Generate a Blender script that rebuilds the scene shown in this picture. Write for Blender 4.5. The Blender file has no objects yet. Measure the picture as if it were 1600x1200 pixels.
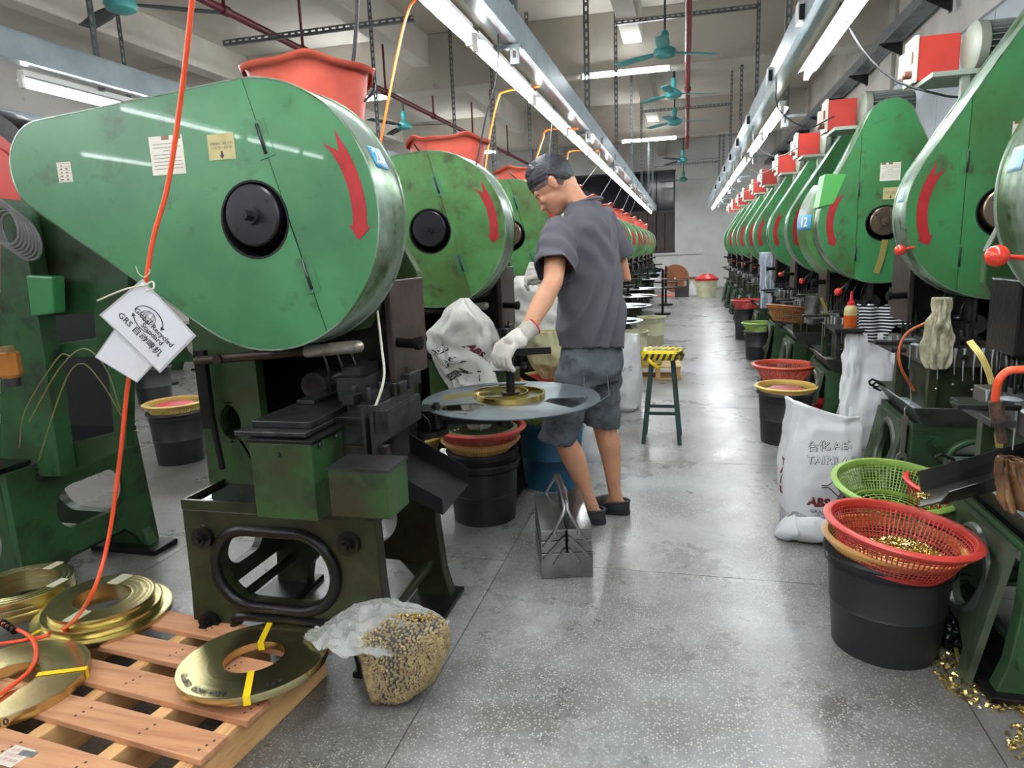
import bpy, math, random
import numpy as np
from mathutils import Vector, Matrix, noise as mnoise
from mathutils.geometry import tessellate_polygon
random.seed(7)
PI = math.pi
C = bpy.context.scene.collection
S = bpy.context.scene

# ---------------------------------------------------------------- camera
F = 1060.0; H = 1.25
_y = np.array([272, 215, -F]); _y = _y/np.linalg.norm(_y)
_x = np.array([4100, -46, F]); _x = _x/np.linalg.norm(_x); _x = _x-_y*(_x@_y); _x = _x/np.linalg.norm(_x)
_R = np.array([_x, _y, np.cross(_x, _y)])
cam_d = bpy.data.cameras.new('camera'); cam = bpy.data.objects.new('camera', cam_d); C.objects.link(cam)
cam_d.sensor_width = 36; cam_d.lens = F*36/1600; cam_d.clip_start = .05; cam_d.clip_end = 100
mw = Matrix([list(r) for r in _R]).to_4x4(); mw.translation = (0, 0, H); cam.matrix_world = mw
S.camera = cam

def at(px, py, X=None, Y=None, Z=None):
    """turn a pixel of the photograph into a point on a world plane"""
    d = _R @ np.array([px-800, 600-py, -F])
    t = (Z-H)/d[2] if Z is not None else (Y/d[1] if Y is not None else X/d[0])
    return Vector((d[0]*t, d[1]*t, H+d[2]*t))

# ---------------------------------------------------------------- world and exposure
w = bpy.data.worlds.new('world'); S.world = w; w.use_nodes = True
w.node_tree.nodes['Background'].inputs[0].default_value = (.75, .85, 1, 1)
w.node_tree.nodes['Background'].inputs[1].default_value = .25
S.view_settings.view_transform = 'Standard'; S.view_settings.look = 'None'
S.view_settings.gamma = 1; S.view_settings.use_curve_mapping = False
S.view_settings.exposure = 1.8
TUBE = 26.0          # emission of the fluorescent tubes

# ---------------------------------------------------------------- materials
def sr(*c):          # sRGB 0-255 to linear
    return tuple((v/255/12.92 if v/255 <= .04045 else ((v/255+.055)/1.055)**2.4) for v in c)+(1,)
MATS = {}
def mat(name, col, rough=.5, metal=0, col2=None, ns=6, lo=.45, hi=.7, bump=0, bs=40, col3=None, ns3=25, lo3=.6, hi3=.75,
        emit=0, alpha=1, trans=0, spec=.5, stretch=None, coat=0, sss=0, ripple=None, rough2=None):
    if name in MATS: return MATS[name]
    m = bpy.data.materials.new(name); m.use_nodes = True; nt = m.node_tree; N = nt.nodes; L = nt.links
    b = N['Principled BSDF']; b.inputs['Roughness'].default_value = rough; b.inputs['Metallic'].default_value = metal
    b.inputs['Specular IOR Level'].default_value = spec; b.inputs['Alpha'].default_value = alpha
    b.inputs['Transmission Weight'].default_value = trans; b.inputs['Coat Weight'].default_value = coat
    b.inputs['Base Color'].default_value = col
    if sss: b.inputs['Subsurface Weight'].default_value = sss; b.inputs['Subsurface Radius'].default_value = (.01, .004, .002)
    if emit: b.inputs['Emission Color'].default_value = col; b.inputs['Emission Strength'].default_value = emit
    tc = N.new('ShaderNodeTexCoord'); src = tc.outputs['Object']
    oi = N.new('ShaderNodeObjectInfo'); ad = N.new('ShaderNodeVectorMath'); ad.operation = 'ADD'
    cm = N.new('ShaderNodeCombineXYZ'); ml = N.new('ShaderNodeMath'); ml.operation = 'MULTIPLY'; ml.inputs[1].default_value = 13
    L.new(oi.outputs['Random'], ml.inputs[0]); L.new(ml.outputs[0], cm.inputs[0]); L.new(ml.outputs[0], cm.inputs[2])
    L.new(src, ad.inputs[0]); L.new(cm.outputs[0], ad.inputs[1]); src = ad.outputs[0]
    if stretch:
        mp = N.new('ShaderNodeMapping'); mp.inputs['Scale'].default_value = stretch; L.new(src, mp.inputs[0]); src2 = mp.outputs[0]
    else: src2 = src
    cur = None
    for (c2, sc, a, z) in ((col2, ns, lo, hi), (col3, ns3, lo3, hi3)):
        if c2 is None: continue
        nz = N.new('ShaderNodeTexNoise'); nz.inputs['Scale'].default_value = sc; nz.inputs['Detail'].default_value = 6
        nz.inputs['Roughness'].default_value = .62; L.new(src2, nz.inputs['Vector'])
        r = N.new('ShaderNodeMapRange'); r.inputs[1].default_value = a; r.inputs[2].default_value = z
        L.new(nz.outputs['Fac'], r.inputs[0])
        mx = N.new('ShaderNodeMix'); mx.data_type = 'RGBA'; L.new(r.outputs[0], mx.inputs[0])
        if cur is None: mx.inputs[6].default_value = col
        else: L.new(cur, mx.inputs[6])
        mx.inputs[7].default_value = c2; cur = mx.outputs[2]
        if rough2 is not None and c2 is col2:
            rr = N.new('ShaderNodeMapRange'); rr.inputs[3].default_value = rough; rr.inputs[4].default_value = rough2
            L.new(r.outputs[0], rr.inputs[0]); L.new(rr.outputs[0], b.inputs['Roughness'])
    if cur is not None: L.new(cur, b.inputs['Base Color'])
    if bump:
        nb = N.new('ShaderNodeTexNoise'); nb.inputs['Scale'].default_value = bs; nb.inputs['Detail'].default_value = 4
        L.new(src2, nb.inputs['Vector'])
        bp = N.new('ShaderNodeBump'); bp.inputs['Strength'].default_value = bump; bp.inputs['Distance'].default_value = .01
        L.new(nb.outputs['Fac'], bp.inputs['Height']); L.new(bp.outputs[0], b.inputs['Normal'])
    MATS[name] = m; return m

GREEN  = mat('green_paint', sr(72,132,88), .34, 0, sr(54,104,70), 2.2, .4, .7, .04, 8, sr(48,62,36), 7, .57, .74, coat=.15)
GREEN2 = mat('green_paint_oily', sr(80,136,78), .38, 0, sr(72,98,50), 3.0, .42, .62, .04, 8, sr(56,52,28), 8, .53, .7)
GREENR = mat('green_paint_right', sr(62,132,80), .36, 0, sr(64,104,56), 2.4, .42, .66, .04, 8, sr(66,58,32), 8, .56, .72)
RIM    = mat('worn_rim', sr(150,166,152), .3, .55, sr(78,104,66), 3.5, .45, .62, .03, 30, sr(60,66,40), 14, .6, .72)
DGREEN = mat('dark_green_paint', sr(46,84,42), .42, 0, sr(50,46,26), 4.0, .4, .68, .05, 20, sr(20,24,16), 10, .52, .7)
BASEG  = mat('base_green_grime', sr(44,58,32), .36, .1, sr(44,36,22), 3.5, .4, .62, .06, 20, sr(18,20,14), 9, .5, .68)
LEGG   = mat('leg_green', sr(52,86,52), .4, 0, sr(44,54,38), 5, .45, .7, .04, 20, sr(28,30,20), 12, .6, .75)
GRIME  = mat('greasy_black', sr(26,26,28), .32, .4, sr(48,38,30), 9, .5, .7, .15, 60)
STEEL  = mat('dark_steel', sr(74,76,78), .34, .75, sr(44,42,40), 8, .45, .65, .08, 70, sr(70,50,36), 16, .6, .75)
HUB    = mat('hub_steel', sr(62,60,66), .34, .7, sr(44,42,46), 5, .45, .7, .03, 50)
HUBB   = mat('hub_brown_steel', sr(146,128,110), .3, .75, sr(84,70,58), 6, .45, .7, .03, 50)
DARK   = mat('shadow_black', sr(12,12,14), .7)
OIL    = mat('black_oil', sr(8,9,14), .05, 0, bump=.12, bs=25, spec=.8)
BRASS  = mat('brass', sr(214,204,156), .27, 1, sr(200,184,124), 3, .4, .7, .03, 90)
BRASSE = mat('brass_edge', sr(220,196,120), .22, 1, sr(204,168,90), 5, .45, .7)
REDP   = mat('red_arrow_paint', sr(166,34,38), .45, 0, sr(138,28,34), 12, .5, .7)
REDBOX = mat('red_motor_box', sr(180,56,46), .4, 0, sr(160,48,42), 5, .5, .7)
ORANGE = mat('orange_hose', sr(236,88,50), .35)
ORBKT  = mat('orange_bucket', sr(220,98,80), .38, 0, sr(196,78,66), 5, .45, .7, col3=sr(160,112,96), ns3=9, lo3=.6, hi3=.8, sss=.15)
PLAST  = mat('plaster_wall', sr(196,192,184), .85, 0, sr(172,168,160), 1.2, .42, .68, .06, 12, sr(150,140,128), 5, .62, .8, stretch=(1,1,1))
CEIL   = mat('ceiling_paint', sr(206,201,190), .85, 0, sr(188,182,170), .9, .42, .68, .04, 12, sr(140,134,122), 4, .66, .8)
PANEL  = mat('blue_grey_panel', sr(178,186,192), .6, 0, sr(166,174,180), 1.5, .4, .7)
TRUNK  = mat('galvanised_trunk', sr(150,165,172), .35, .35, sr(176,190,196), 4, .4, .7)
GALV   = mat('galvanised_strut', sr(128,134,136), .45, .5, sr(98,104,106), 8, .45, .7)
WHITEP = mat('white_plastic', sr(226,226,222), .45)
LAMPW  = mat('lamp_reflector_white', sr(240,240,240), .4)
TUBEM  = mat('tube_light', (0.93,0.97,1,1), .4, emit=TUBE)
PIPER  = mat('red_pipe', sr(150,36,44), .45, 0, sr(120,30,36), 6, .5, .7)
PIPED  = mat('maroon_pipe', sr(104,28,42), .45, 0, sr(80,24,34), 6, .5, .7)
FAN    = mat('teal_fan', sr(84,176,174), .35, 0, sr(66,150,148), 8, .5, .7)
FAND   = mat('dark_fan_blade', sr(70,84,82), .45, 0, sr(52,62,60), 8, .5, .7)
BLK    = mat('black_plastic', sr(30,31,34), .42, 0, sr(40,41,44), 7, .5, .75, .04, 60)
CABLE  = mat('black_cable', sr(38,38,42), .5)
CABLEG = mat('grey_cable', sr(110,110,110), .5)
PAPER  = mat('notice_paper', sr(226,220,206), .6, 0, sr(206,186,150), 8, .5, .75)
PAPERY = mat('yellowed_card', sr(186,176,128), .6, 0, sr(160,146,100), 10, .5, .7)
INK    = mat('print_ink', sr(50,50,54), .6)
BLUEP  = mat('blue_plate', sr(70,150,196), .4)
WHITEI = mat('white_print', sr(240,240,240), .5)
REDK   = mat('red_knob', sr(214,58,40), .25, 0, sr(190,46,36), 12, .5, .7, coat=.4)

# ---------------------------------------------------------------- mesh builder
class M:
    def __init__(s): s.v = []; s.f = []; s.sm = []; s.mi = []; s.cur = 0
    def add(s, vs, fs, smooth=False):
        o = len(s.v); s.v += [tuple(p) for p in vs]; s.f += [tuple(i+o for i in f) for f in fs]
        s.sm += [smooth]*len(fs); s.mi += [s.cur]*len(fs); return s
    def bx(s, x0, x1, y0, y1, z0, z1):
        vs = [(x, y, z) for z in (z0, z1) for y in (y0, y1) for x in (x0, x1)]
        return s.add(vs, [(0,2,3,1),(4,5,7,6),(0,1,5,4),(2,6,7,3),(0,4,6,2),(1,3,7,5)])
    def hexa(s, b, t):   # bottom 4 and top 4 corners, both ccw from above
        return s.add(list(b)+list(t), [(3,2,1,0),(4,5,6,7),(0,1,5,4),(1,2,6,5),(2,3,7,6),(3,0,4,7)])
    def cyl(s, p0, p1, r0, r1=None, n=14, caps=True, smooth=True):
        r1 = r0 if r1 is None else r1; p0 = Vector(p0); p1 = Vector(p1); d = (p1-p0).normalized()
        a = d.orthogonal().normalized(); b = d.cross(a)
        vs = [p0+(a*math.cos(t)+b*math.sin(t))*r0 for t in [2*PI*i/n for i in range(n)]]
        vs += [p1+(a*math.cos(t)+b*math.sin(t))*r1 for t in [2*PI*i/n for i in range(n)]]
        s.add(vs, [(i, (i+1)%n, n+(i+1)%n, n+i) for i in range(n)], smooth)
        if caps:
            s.add(vs[:n], [tuple(range(n-1, -1, -1))]); s.add(vs[n:], [tuple(range(n))])
        return s
    def tube(s, pts, r, n=8, closed=False, smooth=True, caps=True):
        P = [Vector(p) for p in pts]; k = len(P); rings = []; up = None
        rr = r if hasattr(r, '__len__') else [r]*k
        for i in range(k):
            if closed: d = P[(i+1)%k]-P[i-1]
            else: d = P[min(i+1, k-1)]-P[max(i-1, 0)]
            d = d.normalized() if d.length > 1e-9 else Vector((0,0,1))
            if up is None: up = d.orthogonal().normalized()
            a = up-d*up.dot(d); a = a.normalized() if a.length > 1e-6 else d.orthogonal().normalized(); up = a; b = d.cross(a)
            rings.append([P[i]+(a*math.cos(2*PI*j/n)+b*math.sin(2*PI*j/n))*rr[i] for j in range(n)])
        vs = [p for q in rings for p in q]; fs = []
        for i in range(k if closed else k-1):
            i2 = (i+1)%k
            for j in range(n): fs.append((i*n+j, i*n+(j+1)%n, i2*n+(j+1)%n, i2*n+j))
        s.add(vs, fs, smooth)
        if not closed and caps: s.add(rings[0], [tuple(range(n-1,-1,-1))]); s.add(rings[-1], [tuple(range(n))])
        return s
    def lathe(s, prof, n=32, c=(0,0,0), smooth=True, ax='z', closed=False, sq=None):
        vs = []; k = len(prof)
        for (r, z) in prof:
            for i in range(n):
                t = 2*PI*i/n; f = sq(t) if sq else 1
                x, y = r*f*math.cos(t), r*f*math.sin(t)
                p = (x, y, z) if ax == 'z' else ((x, z, y) if ax == 'y' else (z, x, y))
                vs.append((p[0]+c[0], p[1]+c[1], p[2]+c[2]))
        fs = []
        for a in range(k if closed else k-1):
            a2 = (a+1)%k
            for i in range(n):
                q = (a*n+i, a*n+(i+1)%n, a2*n+(i+1)%n, a2*n+i); fs.append(q if ax != 'y' else q[::-1])
        return s.add(vs, fs, smooth)
    def prism(s, outer, holes=(), y0=0, y1=.01, smooth_side=False, ax='y'):
        loops = [list(outer)]+[list(h) for h in holes]; flat = [p for l in loops for p in l]
        tri = tessellate_polygon([[Vector((p[0], p[1], 0)) for p in l] for l in loops])
        if ax == 'y': g = lambda p, t: (p[0], t, p[1])
        elif ax == 'x': g = lambda p, t: (t, p[0], p[1])
        else: g = lambda p, t: (p[0], p[1], t)
        n = len(flat); vs = [g(p, y0) for p in flat]+[g(p, y1) for p in flat]
        s.add(vs, [tuple(t) for t in tri]+[tuple(i+n for i in t[::-1]) for t in tri])
        o = 0; fs = []
        for l in loops:
            k = len(l)
            for i in range(k): fs.append((o+i, o+(i+1)%k, n+o+(i+1)%k, n+o+i))
            o += k
        s.add(vs, fs, smooth_side); return s
    def sph(s, c, r, n=16, m=10, sc=(1,1,1)):
        vs = [(c[0], c[1], c[2]+r*sc[2])]
        for j in range(1, m):
            for i in range(n):
                t = 2*PI*i/n; p = PI*j/m
                vs.append((c[0]+r*sc[0]*math.sin(p)*math.cos(t), c[1]+r*sc[1]*math.sin(p)*math.sin(t), c[2]+r*sc[2]*math.cos(p)))
        vs.append((c[0], c[1], c[2]-r*sc[2])); fs = [(0, 1+i, 1+(i+1)%n) for i in range(n)]
        for j in range(m-2):
            for i in range(n): fs.append((1+j*n+i, 1+(j+1)*n+i, 1+(j+1)*n+(i+1)%n, 1+j*n+(i+1)%n))
        l = len(vs)-1; fs += [(l, 1+(m-2)*n+(i+1)%n, 1+(m-2)*n+i) for i in range(n)]
        return s.add(vs, fs, True)
    def grid(s, fn, nu, nv, cu=False, smooth=True):
        vs = [fn(u/(nu if cu else nu-1), v/(nv-1)) for v in range(nv) for u in range(nu)]; fs = []
        for v in range(nv-1):
            for u in range(nu if cu else nu-1):
                fs.append((v*nu+u, v*nu+(u+1)%nu, (v+1)*nu+(u+1)%nu, (v+1)*nu+u))
        return s.add(vs, fs, smooth)
    def xf(s, mtx):
        s.v = [tuple(mtx @ Vector(p)) for p in s.v]; return s

FLIP = [1]
def obj(name, m, mt, parent=None, bev=0, label=None, cat=None, group=None, kind=None, solid=0, fix=True, sub=0, keep=False):
    me = bpy.data.meshes.new(name); vs = m.v; fs = m.f
    if FLIP[0] < 0: vs = [(-x, y, z) for x, y, z in vs]
    loc = Vector((0,0,0))
    if parent is None and vs and not keep:
        a = np.array(vs); lo = a.min(0); hi = a.max(0); loc = Vector(((lo[0]+hi[0])/2, (lo[1]+hi[1])/2, lo[2]))
        vs = [(x-loc.x, y-loc.y, z-loc.z) for x, y, z in vs]
    me.from_pydata(vs, [], fs); me.polygons.foreach_set('use_smooth', m.sm)
    mts = mt if isinstance(mt, (list, tuple)) else [mt]
    for q in mts: me.materials.append(q)
    if len(mts) > 1: me.polygons.foreach_set('material_index', m.mi)
    me.validate(); me.update()
    if fix:
        import bmesh
        b = bmesh.new(); b.from_mesh(me); bmesh.ops.remove_doubles(b, verts=b.verts, dist=1e-5)
        bmesh.ops.recalc_face_normals(b, faces=b.faces)
        for e in b.edges:
            if len(e.link_faces) == 2 and e.calc_face_angle(0) > .75: e.smooth = False
        b.to_mesh(me); b.free()
    o = bpy.data.objects.new(name, me); C.objects.link(o); o.parent = parent; o.location = loc
    if bev:
        d = o.modifiers.new('bevel', 'BEVEL'); d.width = bev; d.segments = 2; d.limit_method = 'ANGLE'; d.angle_limit = .7
    if solid:
        d = o.modifiers.new('solid', 'SOLIDIFY'); d.thickness = solid; d.offset = 0
    if sub:
        d = o.modifiers.new('sub', 'SUBSURF'); d.levels = sub; d.render_levels = sub
    tag(o, label, cat, group, kind); return o
def tag(o, label=None, cat=None, group=None, kind=None):
    if label: o['label'] = label
    if cat: o['category'] = cat
    if group: o['group'] = group
    if kind: o['kind'] = kind
    return o
def thing(name, label, cat, loc=(0,0,0), rot=0, group=None):
    o = bpy.data.objects.new(name, None); C.objects.link(o); o.location = loc; o.rotation_euler = (0,0,rot)
    o.empty_display_size = .1; return tag(o, label, cat, group)
def dup(root, loc, rotz=None, label=None, group=None):
    r = root.copy(); C.objects.link(r); r.location = loc
    if rotz is not None: r.rotation_euler = (0,0,rotz)
    if label: r['label'] = label
    if group: r['group'] = group
    for ch in list(root.children):
        c = ch.copy(); C.objects.link(c); c.parent = r
        for g in list(ch.children):
            d = g.copy(); C.objects.link(d); d.parent = c
    return r
ORD = ['first','second','third','fourth','fifth','sixth','seventh','eighth','ninth','tenth','eleventh','twelfth','thirteenth','fourteenth','fifteenth','sixteenth','seventeenth','eighteenth','nineteenth','twentieth']
def bez(pts, n=24):      # smooth curve through points (Catmull-Rom)
    P = [Vector(p) for p in pts]; P = [P[0]*2-P[1]]+P+[P[-1]*2-P[-2]]; out = []
    for i in range(1, len(P)-2):
        for k in range(n):
            t = k/n; a, b, c, d = P[i-1:i+3]
            out.append(.5*((2*b)+(c-a)*t+(2*a-5*b+4*c-d)*t*t+(3*b-a-3*c+d)*t**3))
    out.append(P[-2]); return out
_fonts = {}
def textmesh(txt, size, extr=0.0, bold=False, align='CENTER', off=0.0, shear=0):
    cu = bpy.data.curves.new('t', 'FONT'); cu.body = txt; cu.size = size; cu.align_x = align; cu.align_y = 'CENTER'
    cu.extrude = extr; cu.resolution_u = 2; cu.offset = off; cu.shear = shear
    o = bpy.data.objects.new('t', cu); C.objects.link(o); bpy.context.view_layer.update()
    dg = bpy.context.evaluated_depsgraph_get(); me = bpy.data.meshes.new_from_object(o.evaluated_get(dg))
    vs = [tuple(v.co) for v in me.vertices]; fs = [tuple(p.vertices) for p in me.polygons]
    bpy.data.objects.remove(o); bpy.data.curves.remove(cu); bpy.data.meshes.remove(me)
    return vs, fs
def addtext(m, txt, size, fn, **k):
    vs, fs = textmesh(txt, size, **k); m.add([fn(x, y) for x, y, z in vs], fs); return m
def hull2(c1, r1, c2, r2, n=64):
    pts = [(c1[0]+r1*math.cos(2*PI*i/n), c1[1]+r1*math.sin(2*PI*i/n)) for i in range(n)]
    pts += [(c2[0]+r2*math.cos(2*PI*i/(n//2)), c2[1]+r2*math.sin(2*PI*i/(n//2))) for i in range(n//2)]
    pts = sorted(set(pts)); 
    def half(P):
        h = []
        for p in P:
            while len(h) > 1 and (h[-1][0]-h[-2][0])*(p[1]-h[-2][1])-(h[-1][1]-h[-2][1])*(p[0]-h[-2][0]) <= 0: h.pop()
            h.append(p)
        return h
    a = half(pts); b = half(pts[::-1]); return a[:-1]+b[:-1]
def circ(cx, cz, r, n=40): return [(cx+r*math.cos(2*PI*i/n), cz+r*math.sin(2*PI*i/n)) for i in range(n)]
def oval(x0, x1, z0, z1, n=32):
    r = (z1-z0)/2; a = []
    for i in range(n//2+1): t = -PI/2+PI*i/(n//2); a.append((x1-r+r*math.cos(t), (z0+z1)/2+r*math.sin(t)))
    for i in range(n//2+1): t = PI/2+PI*i/(n//2); a.append((x0+r+r*math.cos(t), (z0+z1)/2+r*math.sin(t)))
    return a
def clip(poly, nx, nz, d):   # keep nx*x+nz*z <= d
    out = []
    for i in range(len(poly)):
        p, q = poly[i], poly[(i+1)%len(poly)]; a = nx*p[0]+nz*p[1]-d; b = nx*q[0]+nz*q[1]-d
        if a <= 0: out.append(p)
        if a*b < 0: t = a/(a-b); out.append((p[0]+(q[0]-p[0])*t, p[1]+(q[1]-p[1])*t))
    return out
# ================================================================ the room
WX0, WX1, WY0, WY1, ZC = -9.5, 2.45, -5.0, 22.0, 4.4
m = M().bx(WX0, WX1, WY0, WY1, -.12, -.012)
floor = obj('floor', m, mat('joint_dark', sr(52,50,46), .8), kind='structure')
def terrazzo():
    mt = bpy.data.materials.new('terrazzo'); mt.use_nodes = True; nt = mt.node_tree; N = nt.nodes; L = nt.links; b = N['Principled BSDF']
    g = N.new('ShaderNodeNewGeometry'); pos = g.outputs['Position']
    def noise(sc, det=5, rg=.6):
        n = N.new('ShaderNodeTexNoise'); n.inputs['Scale'].default_value = sc; n.inputs['Detail'].default_value = det; n.inputs['Roughness'].default_value = rg
        L.new(pos, n.inputs['Vector']); return n.outputs['Fac']
    def rng(s, a, z, c=0, d=1):
        r = N.new('ShaderNodeMapRange'); r.inputs[1].default_value = a; r.inputs[2].default_value = z; r.inputs[3].default_value = c; r.inputs[4].default_value = d; L.new(s, r.inputs[0]); return r.outputs[0]
    def mix(f, a, c):
        x = N.new('ShaderNodeMix'); x.data_type = 'RGBA'; L.new(f, x.inputs[0])
        for i, q in ((6, a), (7, c)):
            if hasattr(q, 'is_linked'): L.new(q, x.inputs[i])
            else: x.inputs[i].default_value = q
        return x.outputs[2]
    vo = N.new('ShaderNodeTexVoronoi'); vo.inputs['Scale'].default_value = 135; L.new(pos, vo.inputs['Vector'])
    vo2 = N.new('ShaderNodeTexVoronoi'); vo2.inputs['Scale'].default_value = 190; L.new(pos, vo2.inputs['Vector'])
    chip = rng(vo.outputs['Distance'], .30, .42, 1, 0); chip2 = rng(vo2.outputs['Distance'], .22, .34, 1, 0)
    cr = N.new('ShaderNodeSeparateColor'); L.new(vo.outputs['Color'], cr.inputs[0]); on = rng(cr.outputs[0], .35, .5)
    mu = N.new('ShaderNodeMath'); mu.operation = 'MULTIPLY'; L.new(chip, mu.inputs[0]); L.new(on, mu.inputs[1])
    base = mix(rng(noise(1.1), .4, .65), sr(98,95,90), sr(126,127,128))
    base = mix(rng(chip2, 0, 1, 0, .6), base, sr(150,146,136))
    base = mix(rng(mu.outputs[0], 0, 1, 0, .8), base, sr(200,196,184))
    dirt = mix(rng(noise(2.7, 8, .7), .52, .74, 0, .7), base, sr(88,80,68))
    scuff = mix(rng(noise(1.3, 8, .72), .42, .68, 0, .72), dirt, sr(172,176,178))
    # oily brown soiling beside the machine rows: where the machines stand
    sp = N.new('ShaderNodeSeparateXYZ'); L.new(pos, sp.inputs[0])
    ax = N.new('ShaderNodeMath'); ax.operation = 'ADD'; ax.inputs[1].default_value = .12; L.new(sp.outputs[0], ax.inputs[0])
    ab = N.new('ShaderNodeMath'); ab.operation = 'ABSOLUTE'; L.new(ax.outputs[0], ab.inputs[0])
    nn = N.new('ShaderNodeMath'); nn.operation = 'ADD'; L.new(ab.outputs[0], nn.inputs[0]); L.new(rng(noise(2.2, 6), .3, .7, -.25, .25), nn.inputs[1])
    oil = mix(rng(nn.outputs[0], .55, .95, 0, .6), scuff, sr(70,62,52))
    L.new(oil, b.inputs['Base Color'])
    rn = N.new('ShaderNodeMath'); rn.operation = 'ADD'; L.new(rng(noise(2.1, 7, .7), .3, .7, .2, .42), rn.inputs[0]); rn.inputs[1].default_value = 0
    L.new(rn.outputs[0], b.inputs['Roughness']); b.inputs['Specular IOR Level'].default_value = .7
    bp = N.new('ShaderNodeBump'); bp.inputs['Strength'].default_value = .12; bp.inputs['Distance'].default_value = .004
    L.new(noise(60, 5), bp.inputs['Height']); L.new(bp.outputs[0], b.inputs['Normal']); return mt
TER = terrazzo()
# floor slabs with open joints
SX, SY, g = 1.472, 1.44, .0018
sm = M().bx(g, SX-g, g, SY-g, -.012, 0); first = None
for i in range(-6, 3):
    for j in range(-5, 15):
        x = -.715+SX*i; y = 2.527+SY*j
        if x < WX0-SX or x > WX1 or y > WY1 or y < WY0: continue
        if x+SX > WX1+.01 or y+SY > WY1+.01 or x < WX0:
            o = obj('slab', M().bx(max(x, WX0)+g, min(x+SX, WX1)-g, y+g, min(y+SY, WY1)-g, -.012, 0), TER, floor)
            o.location = -floor.location; continue
        if first is None: o = first = obj('slab', sm, TER, floor)
        else: o = first.copy(); C.objects.link(o); o.parent = floor
        o.location = Vector((x, y, 0))-floor.location
obj('ceiling', M().bx(WX0, WX1, WY0, WY1, ZC, ZC+.15), CEIL, kind='structure')
n = 0
for y in (-2.1, 4.0-.1, 10.0, 16.1):
    if y == 3.9: continue
    n += 1; obj('trim_%d' % n, M().bx(WX0, WX1, y, y+.38, 3.65, ZC), CEIL, kind='structure', bev=.01)
for x in (-6.9, -3.9, -.85):
    for (a, b) in ((-5, -2.1), (-1.72, 10.0), (10.38, 16.1), (16.48, 22)):
        n += 1; obj('trim_%d' % n, M().bx(x, x+.25, a, b, 3.97, ZC), CEIL, kind='structure', bev=.01)
obj('wall_left', M().bx(WX0-.2, WX0, WY0, WY1, 0, ZC), PLAST, kind='structure')
obj('wall_right', M().bx(WX1, WX1+.2, WY0, WY1, 0, ZC), PLAST, kind='structure')
obj('wall_front', M().bx(WX0, WX1, WY0-.2, WY0, 0, ZC), PLAST, kind='structure')
wr = M().prism([(WX0,0),(WX1,0),(WX1,ZC),(WX0,ZC)], [[(-4.6,1.14),(-4.6,3.5),(-.37,3.5),(-.37,1.14)]], WY1, WY1+.2)
obj('wall_back', wr, mat('white_plaster', sr(232,232,228), .85, 0, sr(212,210,204), 1.3, .45, .7, .05, 12), kind='structure')
# rear window: dark, dirty louvred glazing
obj('trim_90', M().bx(-4.8,-.2,WY1+.10,WY1+.12,1.0,3.6), DARK, kind='structure')  # black sheet added behind the panes, keeps world light out of the gaps
wo = obj('window_1', M().bx(-4.66,-.32,WY1-.01,WY1+.02,1.08,1.14).bx(-4.66,-4.6,WY1-.01,WY1+.02,1.14,3.5).bx(-.38,-.34,WY1-.01,WY1+.02,1.14,3.52).bx(-4.66,-.32,WY1-.01,WY1+.02,3.5,3.55), mat('window_frame', sr(60,60,66), .5), kind='structure')
GLS = mat('dark_glass', sr(28,30,44), .12, 0, sr(44,42,46), 2, .4, .7); GLB = mat('brown_shutter', sr(78,66,60), .5, 0, sr(54,48,50), 3, .4, .7)
for i in range(8):
    x0 = -4.6+i*.529
    o = obj('pane', M().bx(x0+.015, x0+.514, WY1+.04, WY1+.05, 2.35, 3.5), GLS, wo); o.location = -wo.location
    for k in range(2):
        o = obj('shutter', M().bx(x0+.01+k*.26, x0+.25+k*.26, WY1+.03+.01*k, WY1+.06, 1.14, 2.33), GLB, wo); o.location = -wo.location
o = obj('mullion', M().bx(-4.6,-.37,WY1+.0,WY1+.07,2.3,2.36), mat('mull', sr(70,66,70), .5), wo); o.location = -wo.location
# wall panels of the right wall, tray and brackets
k = 0
for (a, b) in ((-2.0, 9.7), (10.4, 15.8), (16.5, 21.2)):
    k += 1; wp = obj('trim_%d' % (n+k), M().bx(WX1-.012, WX1, a, b, 1.0, 3.09), mat('panel_edge', sr(120,126,130), .6), kind='structure')
    y = a+.04; first = None
    while y < b-.3:
        e = min(y+1.25, b-.04)
        o = obj('panel', M().bx(WX1-.03, WX1-.012, y+.006, e-.006, 1.03, 3.05), PANEL, wp, bev=.004); o.location = -wp.location; y = e
for y in (9.75, 15.9):
    k += 1; obj('trim_%d' % (n+k), M().bx(WX1-.05, WX1, y, y+.55, 0, ZC), PLAST, kind='structure', bev=.01)
tray = thing('cable_tray', 'long galvanised cable tray on brackets high along the right wall', 'cable tray', (2.28, 8, 3.5))
def P_(o, w=None): return o
obj('channel', M().bx(-.09,.09,-13,13.8,0,.012).bx(-.10,-.09,-13,13.8,-.03,.09).bx(.09,.1,-13,13.8,-.03,.09), GALV, tray)
for i in range(14):
    y = -8+i*1.55
    obj('bracket', M().bx(-.13,.115,y-.03,y+.03,-.05,-.03).bx(.10,.115,y-.03,y+.03,-.18,-.05).hexa([(-.1,y-.005,-.06),(.10,y-.005,-.17),(.10,y+.005,-.17),(-.1,y+.005,-.06)],[(-.1,y-.005,-.05),(.10,y-.005,-.05),(.10,y+.005,-.05),(-.1,y+.005,-.05)]), STEEL, tray)
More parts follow.
